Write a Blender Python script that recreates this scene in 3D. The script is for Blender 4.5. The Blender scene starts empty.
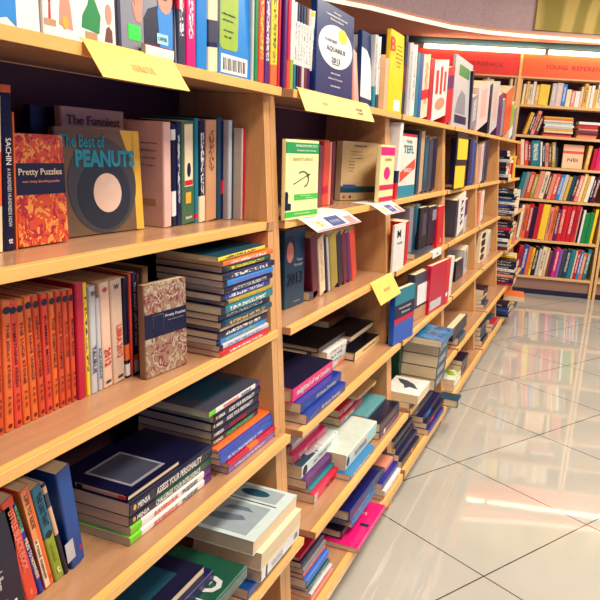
import bpy, bmesh, math, random, re
from mathutils import Matrix, Vector
random.seed(7)
S = bpy.context.scene
COL = S.collection
R = math.radians
PI = math.pi

# ------------------------------------------------------------------ camera
FPX, YAW, PITCH, ROLL, CAMZ = 730.11, 21.4374, 12.3823, 4.0836, 1.6316
_y, _p, _r = R(YAW), R(PITCH), R(ROLL)
CF = Vector((-math.sin(_y)*math.cos(_p), math.cos(_y)*math.cos(_p), -math.sin(_p)))
_r0 = Vector((math.cos(_y), math.sin(_y), 0))
_u0 = _r0.cross(CF)
CR = _r0*math.cos(_r)+_u0*math.sin(_r)
CU = _u0*math.cos(_r)-_r0*math.sin(_r)
CC = Vector((0, 0, CAMZ))
cd = bpy.data.cameras.new('camera')
cam = bpy.data.objects.new('camera', cd)
COL.objects.link(cam)
cam.matrix_world = Matrix.Translation(CC) @ Matrix((CR, CU, -CF)).transposed().to_4x4()
cd.sensor_width = 36
cd.lens = 36*FPX/600
cd.clip_start = .02
S.camera = cam

def ray(px, py):
    return CF+CR*((px-300)/FPX)-CU*((py-300)/FPX)
def gp(px, py, z):                 # the point at height z seen there
    d = ray(px, py)
    return CC+d*((z-CC.z)/d.z)
def onx(px, py, X):                # the point in the upright plane x = X
    d = ray(px, py)
    return CC+d*((X-CC.x)/d.x)
def yb(px, X, z):                  # depth along the aisle of the point (X, ?, z)
    k = (px-300)/FPX
    v = CR-CF*k
    return -((X)*v.x+(z-CAMZ)*v.z)/v.y

# ------------------------------------------------------------------ materials
def lin(c):
    if isinstance(c, str):
        c = NAMED[c]
    return tuple(((v/255)/12.92 if v <= 10.3 else (((v/255)+.055)/1.055)**2.4) for v in c)+(1,)
NAMED = dict(white=(235, 228, 214), cream=(238, 216, 172), navy=(16, 18, 66), dnavy=(10, 10, 44), blue=(20, 70, 160), sky=(30, 130, 200),
             teal=(20, 120, 130), dteal=(16, 66, 84), red=(205, 24, 34), crimson=(190, 12, 48), maroon=(96, 14, 40), orange=(232, 106, 40),
             dorange=(214, 78, 34), coral=(226, 70, 44), yellow=(245, 205, 40), gold=(222, 170, 50), pink=(226, 20, 110), lilac=(130, 90, 170), purple=(86, 26, 96),
             green=(24, 130, 60), dgreen=(14, 74, 52), lime=(150, 175, 40), black=(12, 10, 20), grey=(136, 134, 138), dgrey=(60, 62, 76),
             lgrey=(196, 192, 186), tan=(190, 142, 94), peach=(226, 178, 136), brown=(112, 62, 36), olive=(160, 140, 50), salmon=(230, 140, 110))
MATS = {}
def newmat(name):
    m = bpy.data.materials.new(name)
    m.use_nodes = True
    nt = m.node_tree
    return m, nt, nt.nodes['Principled BSDF']
def N(nt, t, **kw):
    n = nt.nodes.new(t)
    for k, v in kw.items():
        setattr(n, k, v)
    return n
def mixc(nt, fac, a, b):
    n = N(nt, 'ShaderNodeMix', data_type='RGBA')
    for i, v in ((0, fac), (6, a), (7, b)):
        if hasattr(v, 'is_linked') or hasattr(v, 'links'):
            nt.links.new(v, n.inputs[i])
        else:
            n.inputs[i].default_value = v
    return n.outputs[2]
def mth(nt, op, a, b=None, c=None):
    n = N(nt, 'ShaderNodeMath', operation=op)
    for i, v in enumerate((a, b, c)):
        if v is None:
            continue
        if isinstance(v, (int, float)):
            n.inputs[i].default_value = v
        else:
            nt.links.new(v, n.inputs[i])
    return n.outputs[0]
def plain(c, rough=.45, key=None, metal=0, vary=.06):
    k = ('p', str(c), rough, metal)
    if k in MATS:
        return MATS[k]
    m, nt, b = newmat('paint_'+(c if isinstance(c, str) else 'tone'))
    tc = N(nt, 'ShaderNodeTexCoord')
    no = N(nt, 'ShaderNodeTexNoise')
    no.inputs['Scale'].default_value = 40
    no.inputs['Detail'].default_value = 4
    nt.links.new(tc.outputs['Object'], no.inputs['Vector'])
    col = lin(c)
    dark = tuple(v*(1-2*vary) for v in col[:3])+(1,)
    lite = tuple(min(1, v*(1+2*vary)) for v in col[:3])+(1,)
    nt.links.new(mixc(nt, no.outputs[0], dark, lite), b.inputs['Base Color'])
    b.inputs['Roughness'].default_value = rough
    b.inputs['Metallic'].default_value = metal
    MATS[k] = m
    return m
def emis(c, s):
    m, nt, b = newmat('lamp_glow')
    b.inputs['Base Color'].default_value = lin(c)
    b.inputs['Emission Color'].default_value = lin(c)
    b.inputs['Emission Strength'].default_value = s
    return m
def paper():
    if 'paper' in MATS:
        return MATS['paper']
    m, nt, b = newmat('page_edges')
    tc = N(nt, 'ShaderNodeTexCoord')
    mp = N(nt, 'ShaderNodeMapping')
    mp.inputs['Scale'].default_value = (6, 900, 6)
    nt.links.new(tc.outputs['Object'], mp.inputs[0])
    no = N(nt, 'ShaderNodeTexNoise')
    no.inputs['Scale'].default_value = 1
    nt.links.new(mp.outputs[0], no.inputs['Vector'])
    nt.links.new(mixc(nt, no.outputs[0], lin((196, 170, 130)), lin((248, 224, 176))), b.inputs['Base Color'])
    b.inputs['Roughness'].default_value = .8
    MATS['paper'] = m
    return m
SEED = [0]
def cover(base, ink=None, band=None, art=None, rough=.33, inkz=(.22, .88)):
    """printed cover: base colour, lettering-like ink on the spine, bands of colour up the spine, patches of art on the boards"""
    SEED[0] += 1
    m, nt, b = newmat('printed_cover')
    tc = N(nt, 'ShaderNodeTexCoord')
    g = N(nt, 'ShaderNodeSeparateXYZ')
    nt.links.new(tc.outputs['Generated'], g.inputs[0])
    nn = N(nt, 'ShaderNodeSeparateXYZ')
    nt.links.new(tc.outputs['Normal'], nn.inputs[0])
    wear = N(nt, 'ShaderNodeTexNoise')
    wear.inputs['Scale'].default_value = 30
    nt.links.new(tc.outputs['Object'], wear.inputs['Vector'])
    bc = lin(base)
    col = mixc(nt, wear.outputs[0], tuple(v*.88 for v in bc[:3])+(1,), tuple(min(1, v*1.1) for v in bc[:3])+(1,))
    if art:
        vo = N(nt, 'ShaderNodeTexVoronoi')
        vo.inputs['Scale'].default_value = art[2] if len(art) > 2 else 18
        off = N(nt, 'ShaderNodeMapping')
        off.inputs['Location'].default_value = (SEED[0]*1.7, SEED[0]*.3, SEED[0]*2.1)
        nz = N(nt, 'ShaderNodeTexNoise')
        nz.inputs['Scale'].default_value = 25
        nt.links.new(tc.outputs['Object'], nz.inputs['Vector'])
        nt.links.new(mixc(nt, .12, tc.outputs['Object'], nz.outputs[1]), off.inputs[0])
        nt.links.new(off.outputs[0], vo.inputs['Vector'])
        cr = N(nt, 'ShaderNodeValToRGB')
        cr.color_ramp.interpolation = 'CONSTANT'
        cs = [base, art[0], base, art[1]]
        while len(cr.color_ramp.elements) < 4:
            cr.color_ramp.elements.new(.5)
        for i, e in enumerate(cr.color_ramp.elements):
            e.position = i*.25
            e.color = lin(cs[i])
        sx = N(nt, 'ShaderNodeSeparateColor')
        nt.links.new(vo.outputs['Color'], sx.inputs[0])
        nt.links.new(sx.outputs[0], cr.inputs[0])
        board = mth(nt, 'GREATER_THAN', mth(nt, 'ABSOLUTE', nn.outputs[1]), .5)
        col = mixc(nt, board, col, cr.outputs[0])
    for (z0, z1, c) in (band or []):
        k = mth(nt, 'MULTIPLY', mth(nt, 'GREATER_THAN', g.outputs[2], z0), mth(nt, 'LESS_THAN', g.outputs[2], z1))
        col = mixc(nt, k, col, lin(c))
    if ink:
        mp = N(nt, 'ShaderNodeMapping')
        mp.inputs['Scale'].default_value = (0, 220, 130)
        mp.inputs['Location'].default_value = (SEED[0]*3.3, SEED[0], 0)
        nt.links.new(tc.outputs['Object'], mp.inputs[0])
        no = N(nt, 'ShaderNodeTexNoise')
        no.inputs['Scale'].default_value = 1
        nt.links.new(mp.outputs[0], no.inputs['Vector'])
        k = mth(nt, 'GREATER_THAN', no.outputs[0], .5)
        k = mth(nt, 'MULTIPLY', k, mth(nt, 'LESS_THAN', mth(nt, 'ABSOLUTE', mth(nt, 'SUBTRACT', g.outputs[1], .5)), .24))
        k = mth(nt, 'MULTIPLY', k, mth(nt, 'MULTIPLY', mth(nt, 'GREATER_THAN', g.outputs[2], inkz[0]), mth(nt, 'LESS_THAN', g.outputs[2], inkz[1])))
        k = mth(nt, 'MULTIPLY', k, mth(nt, 'GREATER_THAN', nn.outputs[0], .5))
        col = mixc(nt, k, col, lin(ink))
    nt.links.new(col, b.inputs['Base Color'])
    b.inputs['Roughness'].default_value = rough
    return m
def woodmat(name, a, b_, rough, scale=(3, 40, 40)):
    m, nt, b = newmat(name)
    tc = N(nt, 'ShaderNodeTexCoord')
    mp = N(nt, 'ShaderNodeMapping')
    mp.inputs['Scale'].default_value = scale
    nt.links.new(tc.outputs['Object'], mp.inputs[0])
    no = N(nt, 'ShaderNodeTexNoise')
    no.inputs['Scale'].default_value = 1.2
    no.inputs['Detail'].default_value = 6
    no.inputs['Distortion'].default_value = .6
    nt.links.new(mp.outputs[0], no.inputs['Vector'])
    fine = N(nt, 'ShaderNodeTexNoise')
    fine.inputs['Scale'].default_value = 260
    nt.links.new(tc.outputs['Object'], fine.inputs['Vector'])
    k = mth(nt, 'ADD', mth(nt, 'MULTIPLY', no.outputs[0], .75), mth(nt, 'MULTIPLY', fine.outputs[0], .25))
    nt.links.new(mixc(nt, k, lin(a), lin(b_)), b.inputs['Base Color'])
    b.inputs['Roughness'].default_value = rough
    return m
WOOD = woodmat('reflection_toned_beech_veneer', (150, 104, 72), (204, 152, 108), .22, (30, 3, 30))  # shelf boards toned greyer, the dark reflection on their tops put into the colour
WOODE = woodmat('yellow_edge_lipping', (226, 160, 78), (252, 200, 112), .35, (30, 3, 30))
WOODV = woodmat('light_beech_upright', (180, 122, 70), (236, 180, 112), .4, (30, 30, 3))
WOODB = woodmat('shade_toned_back_board', (64, 34, 50), (90, 48, 58), .6, (30, 3, 3))  # brown back boards, with the shade inside the shelves put into the colour

# ------------------------------------------------------------------ mesh helpers
def link(name, me, mat, parent=None):
    o = bpy.data.objects.new(name, me)
    COL.objects.link(o)
    if mat:
        me.materials.append(mat)
    if parent:
        o.parent = parent
    return o
def boxbm(bm, x0, x1, y0, y1, z0, z1):
    v = [bm.verts.new((x, y, z)) for x in (x0, x1) for y in (y0, y1) for z in (z0, z1)]
    for f in ((0, 1, 3, 2), (4, 6, 7, 5), (0, 4, 5, 1), (2, 3, 7, 6), (0, 2, 6, 4), (1, 5, 7, 3)):
        bm.faces.new([v[i] for i in f])
def done(bm, bev=0, seg=1):
    bmesh.ops.recalc_face_normals(bm, faces=bm.faces)
    if bev:
        bmesh.ops.bevel(bm, geom=bm.edges[:], offset=bev, segments=seg, affect='EDGES', profile=.6)
    me = bpy.data.meshes.new('m')
    bm.to_mesh(me)
    bm.free()
    return me
def box(name, x0, x1, y0, y1, z0, z1, mat, parent=None, bev=0):
    bm = bmesh.new()
    boxbm(bm, x0, x1, y0, y1, z0, z1)
    return link(name, done(bm, bev), mat, parent)
def prism(pts, h0, h1, axis='z'):
    """extrude a 2-D outline; axis z: pts are (x, y); axis y: (x, z); axis x: (y, z)"""
    bm = bmesh.new()
    def P(a, b, h):
        return (a, b, h) if axis == 'z' else ((a, h, b) if axis == 'y' else (h, a, b))
    lo = [bm.verts.new(P(a, b, h0)) for a, b in pts]
    hi = [bm.verts.new(P(a, b, h1)) for a, b in pts]
    n = len(pts)
    bm.faces.new(lo)
    bm.faces.new(hi)
    for i in range(n):
        bm.faces.new((lo[i], lo[(i+1) % n], hi[(i+1) % n], hi[i]))
    return done(bm)
def empty(name, mw):
    o = bpy.data.objects.new(name, None)
    COL.objects.link(o)
    o.matrix_world = mw
    o.empty_display_size = .05
    return o
def tag(o, label, cat, group=None):
    o['label'] = label
    o['category'] = cat
    if group:
        o['group'] = group
    return o
def struct(o):
    o['kind'] = 'structure'
    return o
TXT = {}
def textmesh(s, bold=.0):
    if (s, bold) in TXT:
        return TXT[(s, bold)]
    c = bpy.data.curves.new('t', 'FONT')
    c.body = s
    c.size = 1
    c.offset = bold
    c.extrude = .004
    c.resolution_u = 2
    o = bpy.data.objects.new('t', c)
    me = bpy.data.meshes.new_from_object(o)
    bpy.data.objects.remove(o)
    xs = [v.co.x for v in me.vertices]
    ys = [v.co.y for v in me.vertices]
    TXT[(s, bold)] = (me, min(xs), max(xs), min(ys), max(ys))
    return TXT[(s, bold)]
def lettering(s, M, w, h, mat, parent, bold=.012, stretch=1.9, align='c', name='title_lettering'):
    """fit the words into a w x h box whose own frame is M (x along the words, y up the letters, origin at the box centre)"""
    me, x0, x1, y0, y1 = textmesh(s, bold)
    sy = h/(y1-y0)
    sx = w/(x1-x0)
    if sx > sy*stretch:
        sx = sy*stretch
    if sy > sx*1.9:
        sy = sx*1.9
    me = me.copy()
    cx = (x0+x1)/2
    if align == 'l':
        cx = x0+(w/2)/sx
    me.transform(Matrix.Translation((-cx, -(y0+y1)/2, 0)))
    me.transform(Matrix.Diagonal((sx, sy, .06, 1)))
    me.transform(M)
    me.materials.clear()
    return link(name, me, mat, parent)

# ------------------------------------------------------------------ books
LABELS = {}
BOOKS = []
ORD = ['', 'second ', 'third ', 'fourth ', 'fifth ', 'sixth ', 'seventh ', 'eighth ', 'ninth ', 'tenth ', 'eleventh ', 'twelfth ', 'thirteenth ', 'fourteenth ', 'fifteenth ']
def spineM(D, T, H, u, v):     # frame on the spine, words running from top to bottom
    return Matrix(((0, 0, 1, .0004), (0, 1, 0, u*T), (-1, 0, 0, v*H), (0, 0, 0, 1)))
def spineMh(D, T, H, u, v):    # frame on the spine, words across
    return Matrix(((0, 0, 1, .0004), (1, 0, 0, u*T), (0, 1, 0, v*H), (0, 0, 0, 1)))
def frontM(D, T, H, u, v):
    return Matrix(((-1, 0, 0, -u*D), (0, 0, 1, T+.0004), (0, 1, 0, v*H), (0, 0, 0, 1)))
def backM(D, T, H, u, v):
    return Matrix(((1, 0, 0, -D+u*D), (0, 0, -1, -.0004), (0, 1, 0, v*H), (0, 0, 0, 1)))
FACES = {'s': spineM, 'h': spineMh, 'f': frontM, 'b': backM}
def book(D, T, H, base, desc, where, M, ink=None, band=None, art=None, hard=False, texts=(), prints=(), cat='book', group=None, name='book', pages=True, rough=.33, inkz=(.22, .88)):
    if name == 'book':
        for w_ in ('paperback', 'booklet', 'hardback'):
            if w_ in desc:
                name = cat = w_
        if group and ('quiz' in group or 'puzzle' in group):
            name, cat = 'puzzle_book', 'puzzle book'
    root = empty(name, M)
    BOOKS.append(root)
    c = .0022 if hard else .0011
    c = min(c, T*.3)
    r = min(.004, T*.3) if not hard else min(.002, T*.2)
    pts = [(-D, 0), (-r, 0), (-r*.3, r*.3), (0, r), (0, T-r), (-r*.3, T-r*.3), (-r, T), (-D, T), (-D, T-c), (-c*1.5, T-c), (-c*1.5, c), (-D, c)]
    link('cover', prism(pts, 0, H), cover(base, ink, band, art, rough, inkz), root)
    if pages and T > .004:
        i = .004 if hard else .0008
        box('pages', -D+i, -c*1.6, c*1.02, T-c*1.02, i, H-i, paper(), root)
    for (face, u0, v0, u1, v1, col, *shape) in prints:
        w, h = (T, H) if face in 'sh' else (D, H)
        Mx = FACES['h' if face == 's' else face](D, T, H, (u0+u1)/2, (v0+v1)/2)
        a, b_ = (u1-u0)*w/2, (v1-v0)*h/2
        kind = shape[0] if shape else 'r'
        if kind == 'e':
            o2 = [(a*math.cos(t*PI/16), b_*math.sin(t*PI/16)) for t in range(32)]
        elif kind == 'rr':
            q = min(a, b_)*.3
            o2 = []
            for sx, sy, a0 in ((1, 1, 0), (-1, 1, 90), (-1, -1, 180), (1, -1, 270)):
                for t in (0, 30, 60, 90):
                    o2.append((sx*(a-q)+q*math.cos(R(a0+t)), sy*(b_-q)+q*math.sin(R(a0+t))))
        elif kind == 'poly':
            o2 = [((x-(u0+u1)/2)*w, (y-(v0+v1)/2)*h) for x, y in shape[1]]
        else:
            o2 = [(-a, -b_), (a, -b_), (a, b_), (-a, b_)]
        lift = shape[-1] if shape and isinstance(shape[-1], (int, float)) else 0
        me = prism(o2, -.0003+lift*.0004, .0002+lift*.0004)
        me.transform(Mx)
        nm = {'e': 'printed_oval', 'poly': 'printed_picture', 'rr': 'printed_panel'}.get(kind, 'printed_band')
        link(nm, me, plain(col, .4), root)
    for (face, s, u, v, w, h, col, *bo) in texts:
        Mx = FACES[face](D, T, H, u, v)
        if face == 's':
            w, h = w*H, h*T
        elif face == 'h':
            w, h = w*T, h*H
        else:
            w, h = w*D, h*H
        Mx = Mx @ Matrix.Translation((0, 0, .0012))
        lettering(s, Mx, w, h, plain(col, .4), root, bold=bo[0] if bo else .012)
    if not any(q in desc for q in ('book', 'paperback', 'hardback', 'novel', 'magazine', 'box')):
        desc = re.sub(r'(\w+) spine\b', r'\1-spined book', desc, count=1)
    lab = (desc+' '+where).strip()
    n = LABELS.get(lab, 0)
    LABELS[lab] = n+1
    if n:
        lab = ORD[n]+lab
    tag(root, lab, cat, group)
    return root
RZ = lambda a: Matrix.Rotation(R(a), 4, 'Z')
RX = lambda a: Matrix.Rotation(R(a), 4, 'X')
RY = lambda a: Matrix.Rotation(R(a), 4, 'Y')
TR = lambda x, y, z: Matrix.Translation((x, y, z))
def stand(X, y0, z, lean=0, yaw=0):            # spine to the aisle
    return TR(X, y0, z) @ RZ(yaw) @ RX(lean)
def face(X, y0, z, T, tilt=0, yaw=0):          # front cover to the aisle, leaning back by tilt
    return TR(X, y0, z) @ RZ(yaw) @ RY(-tilt) @ TR(-T, 0, 0) @ RZ(-90)
def back(X, y1, z, tilt=0, yaw=0):             # back cover to the aisle
    return TR(X, y1, z) @ RZ(yaw) @ RY(-tilt) @ RZ(90)
def lie(X, y1, z, yaw=0):                      # flat, spine to the aisle, y1 = the far end
    return TR(X, y1, z) @ RZ(yaw) @ RX(90)
def lieback(X, y0, z, D, yaw=0):               # flat, fore-edge to the aisle
    return TR(X, y0, z) @ RZ(yaw) @ TR(-D, 0, 0) @ RZ(180) @ RX(90)

# ------------------------------------------------------------------ setting
def floor_mat():
    m, nt, b = newmat('polished_floor_tiles')
    ts, ta, tx, ty = .7548, R(60.7478), -1.5194, 3.4464
    tc = N(nt, 'ShaderNodeTexCoord')
    s = N(nt, 'ShaderNodeSeparateXYZ')
    nt.links.new(tc.outputs['Object'], s.inputs[0])
    X = mth(nt, 'SUBTRACT', s.outputs[0], tx)
    Y = mth(nt, 'SUBTRACT', s.outputs[1], ty)
    def co(a, b_):
        return mth(nt, 'DIVIDE', mth(nt, 'ADD', mth(nt, 'MULTIPLY', X, a), mth(nt, 'MULTIPLY', Y, b_)), ts)
    u = co(math.sin(ta), -math.cos(ta))
    v = co(math.cos(ta), math.sin(ta))
    def edge(q):
        f = mth(nt, 'FRACT', mth(nt, 'ADD', q, 100.5))
        return mth(nt, 'LESS_THAN', mth(nt, 'ABSOLUTE', mth(nt, 'SUBTRACT', f, .5)), .0042)
    k = mth(nt, 'MAXIMUM', edge(u), edge(v))
    no = N(nt, 'ShaderNodeTexNoise')
    no.inputs['Scale'].default_value = 160
    no.inputs['Detail'].default_value = 5
    nt.links.new(tc.outputs['Object'], no.inputs['Vector'])
    n2 = N(nt, 'ShaderNodeTexNoise')
    n2.inputs['Scale'].default_value = 2.2
    nt.links.new(tc.outputs['Object'], n2.inputs['Vector'])
    q = mth(nt, 'ADD', mth(nt, 'MULTIPLY', no.outputs[0], .5), mth(nt, 'MULTIPLY', n2.outputs[0], .5))
    tile = mixc(nt, q, lin((160, 156, 142)), lin((206, 200, 184)))
    nt.links.new(mixc(nt, k, tile, lin((70, 66, 66))), b.inputs['Base Color'])
    b.inputs['Roughness'].default_value = .045
    b.inputs['IOR'].default_value = 1.6
    b.inputs['Coat Weight'].default_value = .5
    b.inputs['Coat Roughness'].default_value = .025
    return m
struct(box('floor', -5, 4.5, -2, 11.2, -.1, 0, floor_mat()))
BN = Vector((-.23376006, .97229431, 0))
BW = Vector((.97229431, .23376006, 0))
BD = 9.00987898
BO = BN*BD-BW*.178
# frame of the back wall: local x along the wall, local y into it, origin on the floor at the shelf fronts
MB = Matrix(((BW.x, BN.x, 0, BO.x), (BW.y, BN.y, 0, BO.y), (0, 0, 1, 0), (0, 0, 0, 1)))
WALLM = plain((222, 170, 140), .8)
def wbox(name, s0, s1, n0, n1, z0, z1, mat, parent=None, bev=0):
    o = box(name, s0, s1, n0, n1, z0, z1, mat, parent, bev)
    if not parent:
        o.matrix_world = MB
    return o
struct(wbox('wall_back', -4.2, 5.5, .5, .6, 0, 2.9, WALLM))
struct(box('wall_left', -5.1, -5, -2, 8.0, 0, 3.7, WALLM))
# soffit round a raised tray: outline follows the curved cove lamp
cv = [(-2.9, 4.0), (-2.86, 5.6), (-2.74, 6.4), (-2.527, 6.79), (-2.291, 7.127), (-2.029, 7.661), (-1.723, 8.192), (-1.40, 8.50), (-1.03, 8.72), (-.64, 8.88), (-.21, 9.06), (.6, 9.30), (3.0, 9.95)]
def strip_mesh(pa, pb, z0, z1):
    bm = bmesh.new()
    A = [[bm.verts.new((x, y, z)) for x, y in p] for p in (pa, pb) for z in (z0, z1)]
    a0, a1, b0, b1 = A
    for i in range(len(pa)-1):
        for q in ((a0, b0), (b1, a1), (a1, a0), (b0, b1)):
            bm.faces.new((q[0][i], q[0][i+1], q[1][i+1], q[1][i]))
    for i in (0, len(pa)-1):
        bm.faces.new((a0[i], a1[i], b1[i], b0[i]))
    return done(bm)
def offset(p, d):
    out = []
    for i, (x, y) in enumerate(p):
        a = Vector(p[max(i-1, 0)])
        b_ = Vector(p[min(i+1, len(p)-1)])
        t = (b_-a).normalized()
        out.append((x-t.y*d, y+t.x*d))
    return out
outer = offset(cv, 1.0)
outer = [(-5, 4.0), (-5, 6.6), (-5, 7.1), (-5, 7.6), (-5, 8.0), (-4.2, 8.2)]+[tuple((MB @ Vector((s, .5, 0)))[:2]) for s in (-2.4, -1.2, -.4, .4, 1.0, 2.0, 4.6)]
SOFF = plain((226, 170, 140), .8)
struct(link('ceiling_soffit', strip_mesh(cv, outer, 2.9, 2.96), SOFF))
tray = plain((222, 196, 188), .9, vary=.12)
fas = offset(cv, .14)
struct(link('wall_tray', strip_mesh(fas, offset(cv, .2), 2.955, 3.7), tray))
struct(box('ceiling', -5.1, 4.5, -2, 11.2, 3.7, 3.8, tray))
struct(box('ceiling_edge', -5.1, -2.9, -2, 4.0, 2.9, 2.96, SOFF))
t = tag(link('cove_lamp', strip_mesh(offset(cv, -.03), offset(cv, -.002), 2.89, 2.925), emis((255, 232, 196), 1.15)), 'long glowing lamp strip curving round the ceiling edge', 'ceiling light')
# leaf mural on the tray wall
def mural_mat():
    m, nt, b = newmat('leaf_mural')
    tc = N(nt, 'ShaderNodeTexCoord')
    w = N(nt, 'ShaderNodeTexWave')
    w.inputs['Scale'].default_value = .8
    w.inputs['Distortion'].default_value = 9
    w.inputs['Detail'].default_value = 1
    nt.links.new(tc.outputs['Object'], w.inputs['Vector'])
    cr = N(nt, 'ShaderNodeValToRGB')
    for e, c, q in zip(cr.color_ramp.elements, ((176, 160, 70), (230, 204, 110)), (.3, .75)):
        e.position = q
        e.color = lin(c)
    nt.links.new(w.outputs[1], cr.inputs[0])
    nt.links.new(cr.outputs[0], b.inputs['Base Color'])
    b.inputs['Roughness'].default_value = .7
    return m
mp_ = [p for p in fas if p[0] > -1.2]
mp_[0] = (mp_[0][0]+.16, mp_[0][1]+.05)
mu = tag(link('wall_mural', strip_mesh(offset(mp_, -.02), mp_, 3.0, 3.62), mural_mat()), 'yellow green leaf mural on the raised ceiling wall', 'mural')

# ------------------------------------------------------------------ bookcases along the aisle
W = 1.2
BND = [.68+W*k for k in range(7)]
BND[6] = 8.0
ZS = dict(A=1.7647, B=1.4011, C=1.091, D=.7816, E=.466, F=.1721)
FX = dict(A=-.8147, B=-.8179, C=-.7778, D=-.7158, E=-.6491, F=-.6447)
DXS = {c: FX[c]-v for c, v in dict(A=-.8122, B=-.8088, C=-.763, D=-.6957, E=-.6237, F=-.6139).items()}
UNITN = ['first', 'second', 'third', 'fourth', 'fifth', 'sixth']
XB = -1.14
def fx(c, k):
    if k == 0:
        return FX[c]-.022
    if k == 5:
        return FX[c]+dict(A=0, B=.03, C=.07, D=.02, E=0, F=0)[c]
    return FX[c]
for k in range(6):
    y0, y1 = BND[k], BND[k+1]
    root = empty('bookcase', TR(XB, y0, 0))
    desc = ['light wood bookcase with orange paperbacks, at the camera end of the aisle row', 'light wood bookcase between the orange paperback bookcase and the red binder bookcase',
            'light wood bookcase holding the red binder, third along the aisle row', 'light wood bookcase with two yellow stickers on its books, fourth in the aisle row',
            'light wood bookcase fifth in the aisle row, before the cluttered dark one', 'cluttered bookcase at the far end of the aisle row, by the back wall'][k]
    tag(root, desc, 'bookcase', 'bookcases along the aisle')
    for (a, b_) in ((y0, y0+.037), (y1-.039, y1-.002)):
        bm_pts = [(0, 0), (-.688-XB, 0), (-.872-XB, 1.742), (0, 1.742)]
        me = prism(bm_pts, a-y0, b_-y0, 'y')
        link('side_panel', me, WOODV, root)
    for c in 'ABCDEF':
        th = .04 if c == 'F' else .022
        X = fx(c, k)
        # the board is notched round the uprights and runs past their fronts
        xu = -.688-(ZS[c]-th)/1.742*.184+.003
        if c == 'A':
            pts = [(0, .0), (X-XB, .0), (X-XB, W if k < 5 else y1-y0), (0, W if k < 5 else y1-y0)]
            pts = [(p[0], min(max(p[1], .002), y1-y0-.003)) for p in pts]
            if k > 0:
                pts = [(0, .002), (xu-XB-.2, .002), (xu-XB-.2, .002), (X-XB, .03), (X-XB, y1-y0-.003), (0, y1-y0-.003)]
                pts.pop(2)
        else:
            pts = [(0.012, .038), (X-XB, .038), (X-XB, y1-y0-.003), (xu-XB, y1-y0-.003), (xu-XB, y1-y0-.041), (.012, y1-y0-.041)]
        bm = bmesh.new()
        me = prism(pts, ZS[c]-th, ZS[c])
        bm.from_mesh(me)
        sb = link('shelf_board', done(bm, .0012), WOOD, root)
        ya, yz = pts[1][1] if c != 'A' or k == 0 else .03, y1-y0-.003
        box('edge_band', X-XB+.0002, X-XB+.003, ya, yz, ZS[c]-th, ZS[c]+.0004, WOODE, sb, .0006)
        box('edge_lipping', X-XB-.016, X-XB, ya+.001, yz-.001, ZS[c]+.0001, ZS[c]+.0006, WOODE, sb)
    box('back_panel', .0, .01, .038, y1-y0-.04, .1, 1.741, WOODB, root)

def area(name, loc, rot, sx, sy, power, col):
    l = bpy.data.lights.new(name, 'AREA')
    l.shape = 'RECTANGLE'
    l.size, l.size_y = sx, sy
    l.energy = power
    l.color = col
    o = bpy.data.objects.new(name, l)
    COL.objects.link(o)
    o.location = loc
    o.rotation_euler = rot
    return o
# ------------------------------------------------------------------ books in the aisle bookcases
CLEAR = dict(B=ZS['A']-.022-ZS['B']-.004, C=ZS['B']-.022-ZS['C']-.004, D=ZS['C']-.022-ZS['D']-.004, E=ZS['D']-.022-ZS['E']-.004)
def proj(P):
    d = P-CC
    return 300+FPX*d.dot(CR)/d.dot(CF), 300-FPX*d.dot(CU)/d.dot(CF)
def solve(X, z, pl, pr, top, tx=None):
    """depth range of a standing book from where its foot and head are seen"""
    y0, y1 = yb(pl, X, z), yb(pr, X, z)
    lean = 0
    if isinstance(top, (int, float)):
        zt = onx((pl+pr)/2, top, X).z
    if tx is None:
        q0 = proj(Vector((X, y0, z)))
        tx = pl-(-(pl-205)/3100)*(q0[1]-top)
    if tx is not None:
        q = onx(tx, top, X)
        lean = math.degrees(math.atan2(y0-q.y, q.z-z))
        zt = q.z
    return y0, y1, zt-z, lean
def row(X, zk, where, items, D=.13, group=None):
    z = ZS[zk]+.0012
    X = X+DXS[zk]
    for it in items:
        pl, pr, top, base, desc = it[:5]
        kw = dict(it[5]) if len(it) > 5 else {}
        Xi = kw.pop('X')+DXS[zk] if 'X' in kw else X
        tx = kw.pop('tx', None)
        y0, y1, H, lean = solve(Xi, z, pl, pr, top, tx)
        H = kw.pop('H', H)
        lean = kw.pop('lean', lean)
        H = min(H, (CLEAR.get(zk, 9)-.004)/math.cos(R(lean))-.03*abs(math.sin(R(lean))))
        d = kw.pop('D', D)
        T = max(.004, (y1-y0)*math.cos(R(lean))-.0012)
        if lean < 0:
            z2 = z
        else:
            z2 = z
        M = stand(Xi, y0+.0006, z2, lean)
        if lean < 0:      # turns about the far lower corner so that it stays on the board
            M = TR(Xi, y0+.0006+T*math.cos(R(lean)), z+.0002-0*T) @ RX(lean) @ TR(0, -T, 0)
        kw.setdefault('group', group)
        book(d, T, H, base, desc, kw.pop('where', where), M, **kw)
def bisect(f, lo, hi):
    for _ in range(36):
        m = (lo+hi)/2
        if f(m) < 0:
            lo = m
        else:
            hi = m
    return lo
def faceout(X, zk, pl, pr, top, T, base, label, tilt=4, yaw=0, H=None, isback=False, zoff=0, **kw):
    z = ZS[zk]+.0012+zoff+T*math.sin(R(tilt))
    X = X+DXS[zk]
    y0 = yb(pl, X, z)
    A = TR(X, y0, z) @ RZ(yaw)
    D = bisect(lambda t: proj(A @ Vector((0, t, 0)))[0]-pr, .005, 1.2)
    A = A @ RY(-tilt)
    if H is None:
        H = bisect(lambda t: top-proj(A @ Vector((0, D/2, t)))[1], .01, .6)
    H = min(H, CLEAR.get(zk, 9)-zoff-.004-T*math.sin(R(tilt)))
    M = A @ (TR(0, D, 0) @ RZ(90) if isback else TR(-T, 0, 0) @ RZ(-90))
    return book(D, T, H, base, label, '', M, **kw)
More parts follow.
